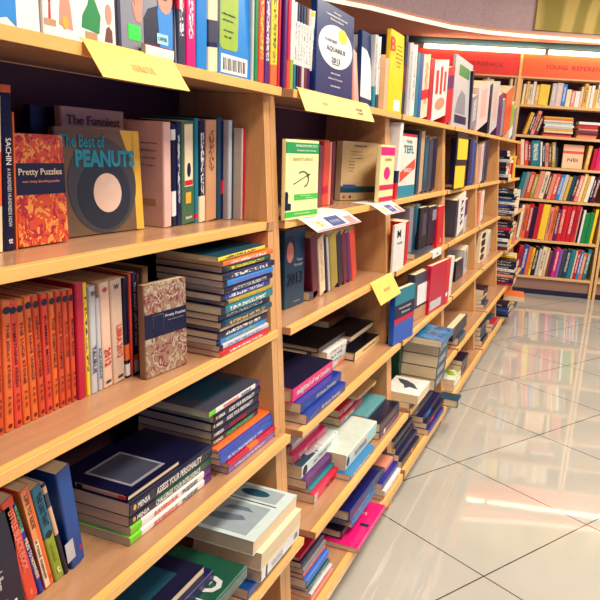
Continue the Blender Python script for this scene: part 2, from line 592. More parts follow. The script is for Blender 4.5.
def pile(X, zk, y0, y1, where, items, Wd=.18, zoff=0, jit=.006, group=None):
    z = ZS[zk]+.0012+zoff
    rnd = random.Random(int(y0*1000+X*777))
    X = X+DXS[zk]
    y0, y1 = y0-.01, y1-.01
    for it in items:
        T, base, desc = it[:3]
        kw = dict(it[3]) if len(it) > 3 else {}
        a = y0+kw.pop('a', 0)+rnd.uniform(-jit, jit)
        b_ = y1+kw.pop('b', 0)+rnd.uniform(-jit, jit)
        x = X+kw.pop('dx', 0)+rnd.uniform(-jit, jit)*.7
        d = kw.pop('W', Wd)
        yaw = kw.pop('yaw', 0)
        kw.setdefault('group', group)
        wh = kw.pop('where', where)
        if kw.pop('fore', False):
            M = lieback(x, a, z, d, yaw)
        else:
            M = lie(x, b_, z, yaw)
        book(d, T, b_-a, base, desc, wh, M, **kw)
        z += T+.0008
    return z

# ---- top of the first bookcase
w1 = 'on top of the first bookcase'
faceout(-.848, 'A', -22, 40, 0, .012, 'white', 'white picture book with blue brush paint, beside the cartoon cover', H=.25, prints=[('f', 0, 0, .62, 1, 'sky', 'poly', [(0, .06), (.2, .02), (.45, .05), (.6, .0), (.62, 1), (0, 1)])],
        texts=[('f', 'for all kinds of drawing', .8, .3, .5, .02, 'grey')])
faceout(-.847, 'A', 43.5, 116, 0, .014, 'white', 'white face-out book with a printed green dinosaur shape on its cover', H=.25, band=[],
        prints=[('f', .02, .06, .16, .1, 'tan'), ('f', .04, .1, .12, .36, 'red', 'poly', [(.07, .1), (.1, .1), (.1, .2), (.13, .26), (.12, .36), (.05, .36), (.04, .28), (.08, .2)]),
                ('f', .06, .3, .2, .42, 'yellow', 'e'), ('f', .2, .06, .38, .34, 'salmon', 'poly', [(.2, .08), (.38, .06), (.36, .2), (.32, .32), (.28, .34), (.24, .3), (.22, .2)]),
                ('f', .24, .06, .32, .14, 'gold', 'e', 1), ('f', .48, .08, .78, .5, 'green', 'poly', [(.5, .1), (.75, .08), (.78, .2), (.7, .3), (.72, .42), (.64, .5), (.54, .44), (.64, .38), (.6, .26), (.52, .18)]),
                ('f', .55, .02, .72, .08, 'tan'), ('f', .85, .16, .95, .3, 'salmon', 'e'), ('f', .83, .04, .95, .15, 'brown', 'poly', [(.83, .04), (.95, .04), (.95, .12), (.9, .15), (.86, .13)])])
faceout(-.846, 'A', 118.5, 176.5, 0, .014, 'grey', 'grey face-out book with a man in dark jacket and blue shirt', H=.25,
        prints=[('f', .0, 0, .05, 1, 'navy'), ('f', .42, 0, .98, .5, 'dnavy', 'poly', [(.42, .0), (.98, .0), (.98, .5), (.85, .5), (.72, .42), (.5, .36), (.42, .28)]),
                ('f', .66, .0, .94, .44, 'sky', 'poly', [(.7, .02), (.92, .02), (.94, .42), (.8, .36), (.68, .44), (.66, .36)], 1), ('f', .66, .36, .94, .62, 'salmon', 'e', 2),
                ('f', .74, .46, .84, .475, 'maroon', 'e', 3), ('f', .7, .54, .74, .56, 'dnavy', 'e', 3), ('f', .82, .54, .86, .56, 'dnavy', 'e', 3), ('f', .68, .58, .94, .7, 'lgrey', 'poly', [(.66, .56), (.7, .6), (.92, .6), (.95, .56), (.92, .7), (.7, .7)], 3),
                ('f', .24, .26, .42, .44, 'salmon', 'poly', [(.3, .24), (.38, .24), (.4, .34), (.41, .42), (.385, .43), (.37, .36), (.36, .45), (.335, .45), (.33, .36), (.3, .44), (.275, .43), (.285, .34), (.25, .38), (.235, .36), (.27, .28)]),
                ('f', .16, .1, .36, .21, (40, 220, 60), 'r'), ('f', .64, .12, .84, .2, (160, 220, 220), 'r', [], 2)],
        texts=[('f', 'THE LATEST', .24, .52, .34, .016, 'white'), ('f', 'HUMOROUS', .24, .47, .34, .016, 'white'), ('f', 'OFFER', .74, .16, .16, .03, 'navy')])
pile(-.830, 'A', yb(144, -.843, 1.768), yb(172, -.843, 1.768), 'in front of the grey face-out book', [(.022, 'white', 'small white booklet with a red top edge', dict(prints=[('f', 0, 0, 1, 1, 'coral')]))], Wd=.011, jit=0)
row(-.846, 'A', w1, [
    (178, 186, 0, 'dgrey', 'dark grey spine with red upper half', dict(H=.26, band=[(.42, 1, 'red')], ink='white')),
    (186.5, 196, 0, 'pink', 'bright pink spine with fine white lettering', dict(H=.26, ink='white')),
    (196.5, 207.5, 0, 'sky', 'plain blue spine between pink and cream spines', dict(H=.26)),
    (208, 218, 0, 'cream', 'cream spine with a dark blue picture strip', dict(H=.26, band=[(.22, .42, 'dgrey'), (.2, .24, 'navy')]))], D=.16)
faceout(-.846, 'A', 218.5, 251, 0, .012, 'sky', 'blue book showing its back cover with barcode and lime panel', H=.26, isback=True, tilt=2,
        prints=[('b', .02, .22, .55, .7, 'lime', 'rr'), ('b', .06, .02, .86, .18, 'white')]+[('b', .12+i*.05, .045, .12+i*.05+(.02 if i % 3 else .034), .15, 'black', 'r', [], 1) for i in range(14)],
        texts=[('b', 'a fine selection', .26, .52, .38, .02, 'dgreen'), ('b', 'of stories', .24, .47, .3, .02, 'dgreen'), ('b', 'and puzzles', .26, .38, .36, .02, 'dgreen'), ('b', 'for all', .24, .33, .28, .02, 'dgreen')])
row(-.842, 'A', w1, [
    (251.5, 254, 0, 'lgrey', 'thin pale grey spine next to a green one', dict(H=.26)), (254.2, 258, 0, 'green', 'thin green spine', dict(H=.26)), (258.2, 264, 0, 'coral', 'red spine with yellow lettering', dict(H=.26, ink='yellow')),
    (264.2, 270, 0, 'purple', 'dark purple spine with white lettering', dict(H=.26, ink='white')), (270.2, 277, 0, 'yellow', 'yellow spine with dark lettering', dict(H=.26, ink='dgreen', band=[(0, .2, 'orange')])),
    (277.2, 280, 0, 'crimson', 'thin crimson spine', dict(H=.26))], D=.15)
# ---- top of the second bookcase
w2 = 'on top of the second bookcase'
row(-.838, 'A', w2, [
    (283, 286.3, 0, 'purple', 'dark plum spine', dict(H=.25)), (286.5, 289.8, 0, 'coral', 'salmon red spine', dict(H=.25, band=[(.3, 1, 'crimson')])), (290, 293, 0, 'white', 'thin white and green spine', dict(H=.24, band=[(0, .33, 'lime')]))]+
    [(293.2+i*2.75, 293.2+(i+1)*2.75-.2, 0, 'white', 'thin white zodiac booklet with a %s foot' % c[0], dict(H=.232, band=[(0, .3, c[1]), (.8, 1, c[2])], ink='grey', inkz=(.34, .78))) for i, c in enumerate([('teal', 'teal', 'white'), ('navy', 'navy', 'dgrey'), ('dark red', 'maroon', 'navy'), ('pale', 'lgrey', 'dteal'), ('brown', 'brown', 'brown'), ('plum', 'purple', 'lgrey')])]+
    [(309.8, 314.4, 0, 'white', 'white zodiac booklet with a yellow dot at its head', dict(H=.232, band=[(0, .28, 'navy'), (.93, .985, 'yellow')], ink='grey', inkz=(.34, .8)))], D=.14)
OV = [('f', .05, .33, .97, .8, 'white', 'e'), ('f', .55, .63, .8, .79, 'yellow', 'e', 1)]
faceout(-.822, 'A', 315, 351.5, 8, .02, (8, 40, 92), 'blue horoscope book with a large white oval, standing face-out', tilt=3, prints=OV,
        texts=[('f', '2013', .5, .42, .28, .06, 'navy'), ('f', 'AQUARIUS', .5, .53, .84, .06, 'dgrey'), ('f', 'YOUR BEST', .36, .62, .5, .03, 'dgrey'), ('f', 'YOUR MOST', .5, .93, .36, .018, 'white'), ('f', 'COMPREHENSIVE AND REVEALING', .5, .89, .8, .018, 'white'), ('f', 'PERSONAL FORECAST', .5, .85, .6, .018, 'white'),
               ('f', 'READ THE STARS', .5, .27, .6, .016, 'white'), ('f', 'EVERY DAY OF THE YEAR', .5, .21, .7, .016, 'white'), ('f', 'TELLS YOU MORE', .5, .13, .5, .016, 'white'), ('f', 'HOROSCOPE', .5, .375, .4, .015, 'dgrey')])
row(-.835, 'A', w2, [(352.5+i*2.3, 352.5+i*2.3+2.1, 46+i*1.5, c, 'thin %s booklet edge beside the blue oval book' % n, dict(tx=352+i*1.4)) for i, (c, n) in enumerate((('salmon', 'pinkish'), ('lgrey', 'pale grey'), ('peach', 'peach')))], D=.1)
faceout(-.84, 'A', 359.8, 371.5, 33, .018, (8, 40, 92), 'second blue book with white oval, behind the thin booklets', tilt=3, prints=[('f', 0, .1, .9, .78, 'white', 'poly', [(0, .12), (.9, .1), (.92, .4), (.7, .66), (.4, .76), (0, .78)])])
row(-.835, 'A', w2, [(372, 375, 34, 'lgrey', 'pale grey spine left of the tan blocks', dict(band=[(0, .3, 'teal')], ink='grey')), (375.3, 378, 36, 'white', 'white spine touching the tan block', dict(band=[(0, .2, 'dteal')], ink='grey')),
    (378.3, 383, 54, 'tan', 'plain tan brown spine', {}), (383.2, 386.5, 58, 'peach', 'pale brown spine by the yellow book', {})], D=.12)
faceout(-.838, 'A', 387, 400.8, 33, .02, (250, 200, 20), 'yellow book with a red letter B standing face-out', tilt=2, prints=[('f', .42, .03, .85, .17, 'white')],
        texts=[('f', 'B', .16, .83, .34, .17, 'red')]+[('f', s, .6, .84-i*.05, .5, .018, 'brown') for i, s in enumerate(('about this guide', 'to every subject', 'made for readers', 'who want to know', 'all the basics', 'step by step'))])
row(-.842, 'A', w2, [(401.2, 404, 34, 'dnavy', 'dark edge of a book pressed against the yellow one', dict(band=[(.3, .62, 'maroon')]))], D=.14)
# ---- top of the third bookcase and beyond
w3 = 'on top of the third bookcase'
row(-.832, 'A', w3, [(406.2, 409.5, 42, 'lgrey', 'pale grey spine', dict(ink='grey')), (409.8, 413.5, 44, 'white', 'white spine beside two blue ones', dict(ink='grey')), (413.8, 417, 52, 'teal', 'teal blue spine', {}), (417.2, 420, 53, (30, 90, 160), 'mid blue spine', {}),
    (420.3, 426.5, 54, 'cream', 'cream spine with red lettering', dict(ink='red', band=[(.3, .45, 'red')])), (426.8, 431, 58, 'crimson', 'crimson spine before the red script book', {}),
    (431.3, 444.5, 61, 'white', 'wide white spine with large red script', dict(prints=[('s', .12, .45, .3, .85, 'red'), ('s', .42, .42, .58, .9, 'red'), ('s', .7, .45, .85, .8, 'red'), ('s', .15, .15, .85, .36, 'salmon', 'e')])),
    (444.8, 450.5, 67, 'red', 'red spine with a purple patch', dict(band=[(.62, .85, 'purple')]))], D=.14)
faceout(-.838, 'A', 451.5, 468, 60, .02, 'lgrey', 'pale face-out book with a small green label', tilt=2, prints=[('f', .2, .74, .8, .9, 'green'), ('f', .1, .06, .8, .18, 'navy'), ('f', .1, .2, .7, .55, 'grey', 'poly', [(.1, .2), (.7, .2), (.65, .5), (.4, .55), (.2, .4)])])
row(-.832, 'A', 'on top of the fourth bookcase', [(468.5, 469.8, 70, 'dnavy', 'thin dark spine', {}), (470, 475.5, 97, 'grey', 'short grey spine', dict(ink='white')), (475.8, 486, 87, (232, 200, 190), 'pale pink wide spine with faint print', dict(ink='salmon'))], D=.14)
row(-.832, 'A', 'on top of the fifth bookcase', [(486.8, 488.8, 84, 'dnavy', 'thin navy spine', {}), (489, 495.5, 86, 'lgrey', 'pale grey spine with pink lettering', dict(ink='salmon')), (495.8, 499.5, 95, 'purple', 'dark purple spine', {}),
    (499.8, 502, 100, 'grey', 'thin grey spine', {})], D=.14)
row(-.83, 'A', 'on top of the far cluttered bookcase', [(502.6, 508.6, 92, 'dorange', 'rusty orange spine', {}), (509, 511.5, 104, 'lime', 'olive green spine', dict(band=[(0, .3, 'white')])), (512, 514, 108, 'grey', 'slim grey spine', {})], D=.14)

# ---- second shelf (B)
wb = 'on the first bookcase\'s upper shelf'
row(-.945, 'B', wb, [(-5, 4, 95, 'cream', 'cream and orange spine at the camera end', dict(band=[(.3, .65, 'orange')], tx=-8)),
    (5, 16, 84, 'dnavy', 'black tall spine with white capital lettering', dict(tx=0, band=[(.955, 1, 'orange')], texts=[('s', 'SACHIN', .5, .61, .16, .5, 'white'), ('s', 'A HUNDRED HUNDREDS NOW', .5, .33, .36, .34, 'lgrey'), ('h', 'tt', .5, .06, .4, .03, 'white')])),
    (16.4, 18.6, 112, 'orange', 'thin orange spine beside the black tall spine', dict(tx=12))], D=.15)
LEAFART = ((236, 150, 60), (170, 40, 40), 95)
faceout(-.948, 'B', 20, 69, 134, .022, 'dorange', 'orange patterned puzzle gift box with a dark title band', tilt=5, art=LEAFART, name='puzzle_box', cat='puzzle box',
        prints=[('f', 0, .46, 1, .74, 'dnavy')], texts=[('f', 'Pretty Puzzles', .5, .655, .86, .075, 'cream'), ('f', 'over ninety absorbing puzzles', .5, .575, .74, .03, 'salmon')])
faceout(-.975, 'B', 62, 144, 129, .016, (112, 84, 52), 'square comic book with turquoise title and a pale oval', tilt=6, yaw=-3, prints=[('f', .9, 0, 1, 1, 'gold'), ('f', .72, .5, .92, 1, 'gold', 'poly', [(.75, 1), (.92, 1), (.92, .55)], 0), ('f', .1, .0, .92, .92, (64, 60, 56), 'e', 1), ('f', .2, .04, .84, .72, (36, 38, 42), 'e', 2), ('f', .38, .2, .72, .58, (226, 190, 160), 'e', 3)],
        texts=[('f', 'The Best of', .3, .88, .5, .12, (24, 140, 156), .02), ('f', 'PEANUTS', .56, .72, .72, .165, (24, 140, 156), .045)])
faceout(-1.03, 'B', 66, 126, 109, .02, (196, 160, 130), 'pale book headed The Funniest, behind the comic book', tilt=3, texts=[('f', 'The Funniest', .5, .9, .86, .075, 'brown')])
faceout(-1.06, 'B', 36, 68, 106, .02, 'dnavy', 'dark blue book at the back of the shelf, behind the puzzle box', tilt=3)
row(-.942, 'B', wb, [
    (164.5, 172, 122, (226, 180, 160), 'thick pale pink spine and cover with small dark print', dict(art=None, D=.17, prints=[('b', .66, .2, .86, .27, 'tan')], texts=[('b', s, .72, .8-.07*i, .4, .02, 'dgrey') for i, s in enumerate(('the funny book', 'of quotations', 'for everyone', 'who laughs'))])),
    (172.4, 177, 124, 'dnavy', 'dark spine with white patches', dict(band=[(.1, .35, 'white'), (.85, .95, 'white')])), (177.3, 181.5, 121, 'navy', 'navy spine with pale lettering', dict(ink='lgrey')),
    (182, 194.5, 121, (70, 104, 66), 'green spine with a long white title label', dict(prints=[('s', .22, .37, .86, .97, 'cream'), ('s', .3, .2, .72, .31, 'gold'), ('s', .24, .38, .84, .43, 'red', 'r', [], 1), ('s', .4, .46, .7, .6, 'dnavy', 'e', 1)], texts=[('h', 'tom', .5, .06, .5, .03, 'white')])),
    (195, 199, 118, 'teal', 'teal spine with a small red mark at its foot', dict(band=[(.04, .09, 'red')])), (199.4, 205.5, 120, 'dnavy', 'black spine with white lettering', dict(ink='white', band=[(0, .26, 'cream')])),
    (206, 216.5, 120, (206, 150, 106), 'wide tan brown spine with worn edges', dict(ink='brown', inkz=(.5, .9))), (217, 221.3, 117, 'dteal', 'dark teal spine', {}), (221.6, 228, 120, 'navy', 'navy spine with a red lower label', dict(D=.1, ink='lgrey', band=[(.26, .4, 'red')])),
    (228.5, 232, 120, 'lgrey', 'thin grey spine', dict(X=-.925)), (232.2, 234, 122, 'dteal', 'very thin dark spine', dict(X=-.925)), (241, 242.8, 128, (196, 180, 160), 'beige grey book with broad bare cover', dict(D=.15, X=-.9)), (243, 245.5, 128, 'crimson', 'crimson spine at the shelf end', dict(X=-.9))], D=.14)
wb2 = 'on the upper shelf of the second bookcase'
GB = (34, 150, 70)
faceout(-.805, 'B', 285, 317, 140, .015, (250, 236, 160), 'pale yellow horoscope booklet with green bands and a bow symbol', tilt=3, yaw=-4,
        prints=[('f', 0, .83, 1, .965, GB), ('f', .25, .24, 1, .315, (60, 190, 60)), ('f', 0, .03, 1, .1, (60, 190, 60)), ('f', 0, .12, .16, .36, 'dnavy', 'poly', [(0, .12), (.16, .12), (.16, .2), (.07, .21), (.08, .32), (.04, .36), (0, .35)])]+
        [('f', .25, .38, .75, .64, 'dgreen', 'poly', [(.5+.2*math.cos(R(a)), .5+.11*math.sin(R(a))) for a in range(-70, 131, 20)]+[(.5+.165*math.cos(R(a)), .5+.092*math.sin(R(a))) for a in range(130, -71, -20)]),
         ('f', .2, .42, .76, .6, 'dgreen', 'poly', [(.22, .435), (.26, .445), (.64, .545), (.63, .525), (.75, .565), (.66, .575), (.64, .557), (.24, .452), (.25, .475)], 1)],
        texts=[('f', 'HOROSCOPE 2013', .6, .925, .7, .03, 'white'), ('f', 'Complete Year Forecast', .6, .865, .72, .028, 'white'), ('f', 'SAGITTARIUS', .5, .76, .62, .04, (190, 170, 110)), ('f', 'Month by month', .6, .29, .5, .02, 'cream'), ('f', 'daily forecast', .7, .26, .4, .02, 'cream'), ('f', 'with lucky numbers', .5, .065, .8, .03, 'cream')])
row(-.905, 'B', wb2, [(317.5, 321.8, 146, (120, 60, 70), 'dull red brown spine behind the yellow booklet', {}), (322.2, 327.6, 141, 'coral', 'coral red spine with a crimson band', dict(band=[(.18, .3, 'crimson')])), (328, 330.3, 142, 'salmon', 'thin pink spine', {}), (330.6, 333.5, 142, 'maroon', 'maroon spine', {})], D=.13)
y0 = yb(336, -.93, ZS['B'])
M = back(-.88, yb(374.5, -.88, ZS['B']), ZS['B']+.002, 2, -20)
book(.235, .028, .235, (196, 164, 116), 'beige book turned to show its back cover with a teal band', '', M, prints=[('b', 0, .13, 1, .24, 'dteal'), ('b', .06, .2, .4, .27, (40, 80, 130), 'r', [], 1), ('b', .06, .03, .14, .08, 'red', 'e'), ('b', .24, .03, .3, .08, 'dnavy', 'e')],
     texts=[('b', 'HOROSCOPE', .5, .93, .36, .03, 'dgrey')]+[('b', s, .4 if i < 3 else .27, .83-i*.055, .7 if i < 3 else .4, .018, 'dgrey') for i, s in enumerate(('your complete guide to', 'the year ahead in love', 'work and good fortune', 'daily reading', 'lucky days', 'moon signs', 'planets'))])
faceout(-.8, 'B', 378.5, 392, 145, .02, (250, 226, 160), 'yellow booklet with magenta bands on the shelf end', tilt=2, prints=[('f', 0, .82, 1, .96, 'pink'), ('f', 0, .22, 1, .31, (205, 30, 80)), ('f', 0, .02, 1, .1, (205, 30, 80)), ('f', .25, .4, .7, .62, 'pink', 'e')], texts=[('f', 'GEMINI', .5, .75, .7, .05, 'tan')])
wb3 = 'on the upper shelf of the third bookcase'
row(-.815, 'B', wb3, [(394.3, 396.9, 122, 'white', 'white spine with blue and red foot', dict(lean=0, D=.05, band=[(0, .22, 'red'), (.22, .38, 'navy')]))], D=.13)
faceout(-.823, 'B', 397.3, 413.5, 134, .02, (226, 222, 200), 'white language test book with teal lettering and a red stripe', tilt=2, prints=[('f', 0, .96, 1, 1, 'crimson'), ('f', 0, 0, 1, .19, (20, 130, 150)), ('f', .05, .25, .95, .6, 'coral', 'poly', [(.05, .24), (.05, .4), (.95, .62), (.95, .46)])],
        texts=[('f', 'YOUR', .5, .88, .5, .05, 'teal'), ('f', 'TEFL', .5, .76, .7, .12, 'teal'), ('f', 'READY', .5, .43, .5, .06, 'white')])
row(-.85, 'B', wb3, [(415.5, 418, 130, 'dteal', 'thin dark teal spine', {}), (418.2, 421.5, 131, (200, 160, 120), 'tan pale spine', {}), (422, 426, 137, 'dteal', 'dark blue green spine', dict(ink='teal')), (426.4, 430.5, 139, 'dgrey', 'charcoal spine', {}), (431, 434.5, 138, 'dnavy', 'very dark navy spine', {})], D=.13)
faceout(-.788, 'B', 453.5, 464.5, 131, .012, 'black', 'black book with two yellow stickers, upper shelf of the fourth bookcase', tilt=2, prints=[('f', .1, .53, 1, .9, 'yellow'), ('f', 0, .02, .9, .42, 'yellow')])
row(-.83, 'B', 'on the upper shelf of the fourth bookcase', [(467, 469.6, 138, 'navy', 'navy spine by the yellow stickers', {}), (469.8, 472, 140, 'blue', 'blue spine', {}), (472.2, 474, 142, 'dgrey', 'dark grey spine', {})], D=.13)
row(-.83, 'B', 'on the upper shelf of the fifth bookcase', [(479, 481.3, 145, (225, 190, 180), 'pale pink spine', dict(ink='salmon')), (481.6, 483.5, 142, 'dteal', 'dark teal slim spine', {}), (483.8, 486, 140, 'navy', 'dark navy spine', {})], D=.13)

# ---- third shelf (C)
wc = 'on the middle shelf of the first bookcase'
OR = ['dorange', 'orange', 'coral', 'orange', 'orange', 'dorange', 'coral', 'orange', 'dorange', 'dorange']
OB = [-3, 5.5, 15.5, 24, 32.2, 39.8, 47, 54.3, 60.6, 66.8, 72.6, 78]
OT = [(-8, 303), (1, 302), (8, 302), (15, 300.5), (23.5, 297), (31.5, 296), (40, 294), (48, 293), (55, 291.5), (61.5, 291), (68, 290)]
PBT = ['LADY WITH PARROT', 'THE JOLLY STORY', 'SOMETHING FRESH', 'THE LUCK STONE', 'PIGS HAVE WINGS', 'HEAVY WEATHER', 'SUMMER MOON', 'THE INIMITABLE', 'UNCLE DYNAMITE', 'FULL HOUSE', 'MONEY BANK']
PBW = ['at the camera end', 'second from the camera end', 'third from the camera end', 'fourth from the camera end', 'fifth from the camera end', 'sixth from the camera end', 'fifth before the red spine', 'fourth before the red spine', 'third before the red spine', 'second before the red spine', 'touching the red spine']
row(-.888, 'C', '', [(OB[i], OB[i+1]-.5, OT[i][1], OR[i % 10], 'orange paperback with dark blot at the head, %s of its row' % PBW[i], dict(tx=OT[i][0], prints=[('s', .1, .9, .9, .955, 'dnavy', 'e'), ('s', .3, .02, .75, .055, 'maroon', 'e')], texts=[('s', PBT[i], .5, .58, .5, .34, 'maroon'), ('s', 'P. G. W.', .5, .2, .14, .3, 'maroon')])) for i in range(11)], D=.12, group='orange paperbacks in a row')
row(-.886, 'C', wc, [(79, 87, 284, 'crimson', 'red spine after the orange paperbacks', dict(tx=75)), (87.5, 91.5, 283, 'yellow', 'yellow spine with fine dark lettering', dict(tx=82.5, ink='dgrey')),
    (92, 98.5, 287, 'lgrey', 'pale zodiac paperback reading TAURUS', dict(tx=88.5, texts=[('s', 'TAURUS', .5, .32, .26, .55, 'dgrey'), ('h', 'W', .5, .93, .6, .05, 'dgrey')])),
    (99, 103.5, 290, 'lgrey', 'pale zodiac paperback reading AQUARIUS', dict(tx=95, texts=[('s', 'AQUARIUS', .5, .3, .34, .7, 'teal')], H=.2)),
    (104, 113.5, 283.5, (232, 190, 156), 'pale peach paperback reading 2012', dict(tx=99, texts=[('s', '2012', .5, .29, .17, .62, 'red'), ('h', '*', .5, .93, .5, .05, 'red'), ('h', 'MM', .5, .05, .5, .03, 'dgrey')])),
    (114, 125.5, 281, (214, 180, 148), 'thick beige zodiac paperback with bowed cover', dict(tx=109.5, texts=[('s', 'LIBRA 2012', .6, .4, .32, .45, 'coral'), ('h', 'MM', .6, .05, .4, .03, 'dgrey'), ('h', 'W', .5, .93, .4, .05, 'dgrey')])),
    (127, 131.5, 278, 'dnavy', 'dark blue spine with an orange foot picture', dict(tx=123, band=[(.02, .14, 'white'), (.18, .34, 'orange')])), (131.8, 134.3, 274, 'coral', 'thin coral spine', dict(tx=128.5)),
    (134.6, 138.8, 273, 'dnavy', 'dark spine titled The Secret Life', dict(tx=131.5, texts=[('s', 'THE SECRET LIFE OF CHESS', .5, .6, .62, .5, 'lgrey')], prints=[('s', .0, .02, 1, .17, 'white'), ('s', 0, .14, 1, .2, 'orange', 'r', [], 1)])),
    (139.2, 141.5, 274, 'maroon', 'maroon spine beside the patterned box', dict(tx=136.5)), (144, 150, 268, 'tan', 'tan spine behind the patterned puzzle box', dict(X=-.93, D=.1))], D=.13)
faceout(-.845, 'C', 146.5, 187, 281, .02, (150, 116, 84), 'grey brown patterned puzzle box with a dark blue band', tilt=4, yaw=-5, art=((176, 160, 130), (130, 50, 56), 100), name='puzzle_box', cat='puzzle box',
        prints=[('f', 0, .42, 1, .68, 'dnavy'), ('f', .18, .44, .44, .66, 'lgrey'), ('f', .2, .45, .42, .65, 'dnavy', 'r', [], 1)], texts=[('f', 'Pretty Puzzles', .72, .62, .5, .04, 'lgrey'), ('f', 'over ninety puzzles', .72, .57, .4, .02, 'grey')])
ST = [(.0135, 'red', 'red spine at the very bottom', 'white'), (.0145, 'lgrey', 'white spine with blue lettering', 'sky'), (.0145, 'sky', 'sky blue spine with pale lettering', 'lime'), (.0175, 'dnavy', 'black spine with bold white lettering', 'white'), (.010, 'cream', 'thin cream spine', 'tan'),
      (.0165, 'dteal', 'dark teal spine with cream lettering', 'gold'), (.0165, 'navy', 'navy spine with grey lettering', 'lgrey'), (.021, 'teal', 'thick teal spine with white lettering', 'white'), (.010, 'olive', 'thin olive spine', 'gold'), (.0165, (20, 60, 150), 'royal blue spine with white lettering', 'white'),
      (.0165, 'dnavy', 'black spine with pale dotted lettering', 'lgrey'), (.0165, 'sky', 'bright blue spine with purple lettering', 'lilac'), (.0165, 'navy', 'dark navy spine with white lettering', 'white'), (.015, 'dgreen', 'green spine with yellow lettering', 'yellow'), (.014, 'orange', 'orange spine with a white strip', 'white')]
zt = pile(-.792, 'C', 1.548, 1.835, 'in the tall quiz book stack', [(t, c, d, dict(ink=i, inkz=(.15, .85), band=[(.93, 1, 'dnavy')] if c not in ('red', 'cream', 'orange') else [])) for t, c, d, i in ST], Wd=.19, group='tall stack of quiz books', jit=.008)
pile(-.80, 'C', 1.525, 1.80, 'topmost on the tall quiz book stack', [(.0125, 'yellow', 'yellow spine', dict(ink='dgrey', yaw=2, prints=[('f', 0, 0, 1, 1, 'dteal')]))], Wd=.19, zoff=zt-ZS['C'], group='tall stack of quiz books')
wc2 = 'on the middle shelf of the second bookcase'
faceout(-.868, 'C', 284, 303.5, 229, .02, 'dteal', 'dark teal face-out yearbook reading 2013', tilt=3, yaw=-3, prints=[('f', .08, .58, .42, .84, 'salmon', 'e'), ('f', .04, .66, .46, .92, 'black', 'poly', [(.06, .7), (.1, .84), (.24, .86), (.4, .82), (.46, .66), (.48, .84), (.36, .93), (.14, .93), (.04, .84)], 1)], texts=[('f', '2013', .5, .36, .76, .16, 'dnavy'), ('f', 'Your', .72, .6, .3, .04, 'lgrey'), ('f', 'Forecast', .66, .54, .44, .04, 'lgrey'), ('f', 'by the stars', .6, .06, .4, .02, 'lgrey')])
row(-.85, 'C', wc2, [(313, 319.5, 226, 'maroon', 'dark maroon spine and cover', dict(tx=310, H=.23, D=.15)), (320.3, 326, 228, 'cream', 'cream spine', dict(tx=317.3, H=.22, ink='tan')), (326.6, 328.6, 228, 'dnavy', 'thin navy spine', dict(tx=323.6, H=.22)), (328.8, 331, 229, 'lgrey', 'thin pale spine', dict(tx=325.8, H=.22)),
    (331.6, 338.5, 229, 'olive', 'olive yellow spine', dict(tx=328.6, H=.22)), (339, 343.5, 228, 'dnavy', 'black navy spine', dict(tx=336, H=.22)), (344, 348.3, 227, 'maroon', 'deep red brown spine', dict(tx=341, H=.22)), (348.9, 351.7, 227, 'purple', 'purple spine', dict(tx=345.9, H=.22)), (352.4, 357.3, 226, 'coral', 'coral pink spine at the row end', dict(tx=349.4, H=.22))], D=.13)
pile(-.85, 'C', 2.305, 2.375, 'lying beside the teal yearbook', [(.03, 'dgrey', 'small dark grey book', dict(band=[(0, .3, 'crimson')]))], Wd=.08, jit=0)
faceout(-.765, 'C', 392.3, 403, 224, .012, (228, 224, 208), 'white face-out book with a large dark initial, middle shelf, third bookcase', tilt=2, texts=[('f', 'M', .4, .8, .6, .16, 'dnavy'), ('f', 'Concise', .5, .6, .7, .05, 'dgrey')])
wc3 = 'on the middle shelf of the third bookcase'
row(-.775, 'C', wc3, [(404.2, 407, 222, 'red', 'bright red narrow spine', {}), (407.2, 411, 208, 'grey', 'grey spine', dict(X=-.82)), (411.3, 414, 206, 'dteal', 'dark teal spine beside grey', dict(X=-.82)), (414.2, 417.5, 206, 'teal', 'muted teal spine', dict(X=-.82))], D=.12)
faceout(-.80, 'C', 418, 426, 207, .03, 'black', 'black face-out book with a tall grey label', tilt=2, prints=[('f', .35, .3, .8, .85, 'dgrey')], zoff=.03)
faceout(-.80, 'C', 426.6, 436, 206, .03, 'dnavy', 'dark face-out book with a pale square picture near its top', tilt=2, prints=[('f', .4, .62, .95, .9, 'grey')], zoff=.03)
pile(-.775, 'C', yb(417, -.775, ZS['C'])+.02, yb(436, -.775, ZS['C']), 'lying under the black face-out books', [(.028, 'dgrey', 'flat dark book', {})], Wd=.13, jit=0)
faceout(-.785, 'C', 436.5, 442.5, 206, .03, 'red', 'bright red face-out book at the end of the third bookcase', tilt=3, texts=[('f', '2', .5, .15, .2, .1, 'white')])
row(-.79, 'C', 'on the middle shelf of the fourth bookcase', [(454.5, 456.3, 200, 'dgrey', 'charcoal spine', {}), (456.6, 463, 199, 'white', 'white spine with large black characters', dict(texts=[('s', 'A B A B', .5, .55, .7, .6, 'black')])), (463.3, 465.6, 200, 'purple', 'purple spine', dict(band=[(0, .5, 'lgrey')]))], D=.13)
row(-.82, 'C', 'on the middle shelf of the fifth bookcase', [(477.6, 479.3, 192, 'salmon', 'thin pink spine', {}), (479.6, 482.2, 193, 'white', 'white spine', dict(ink='salmon'))], D=.12)

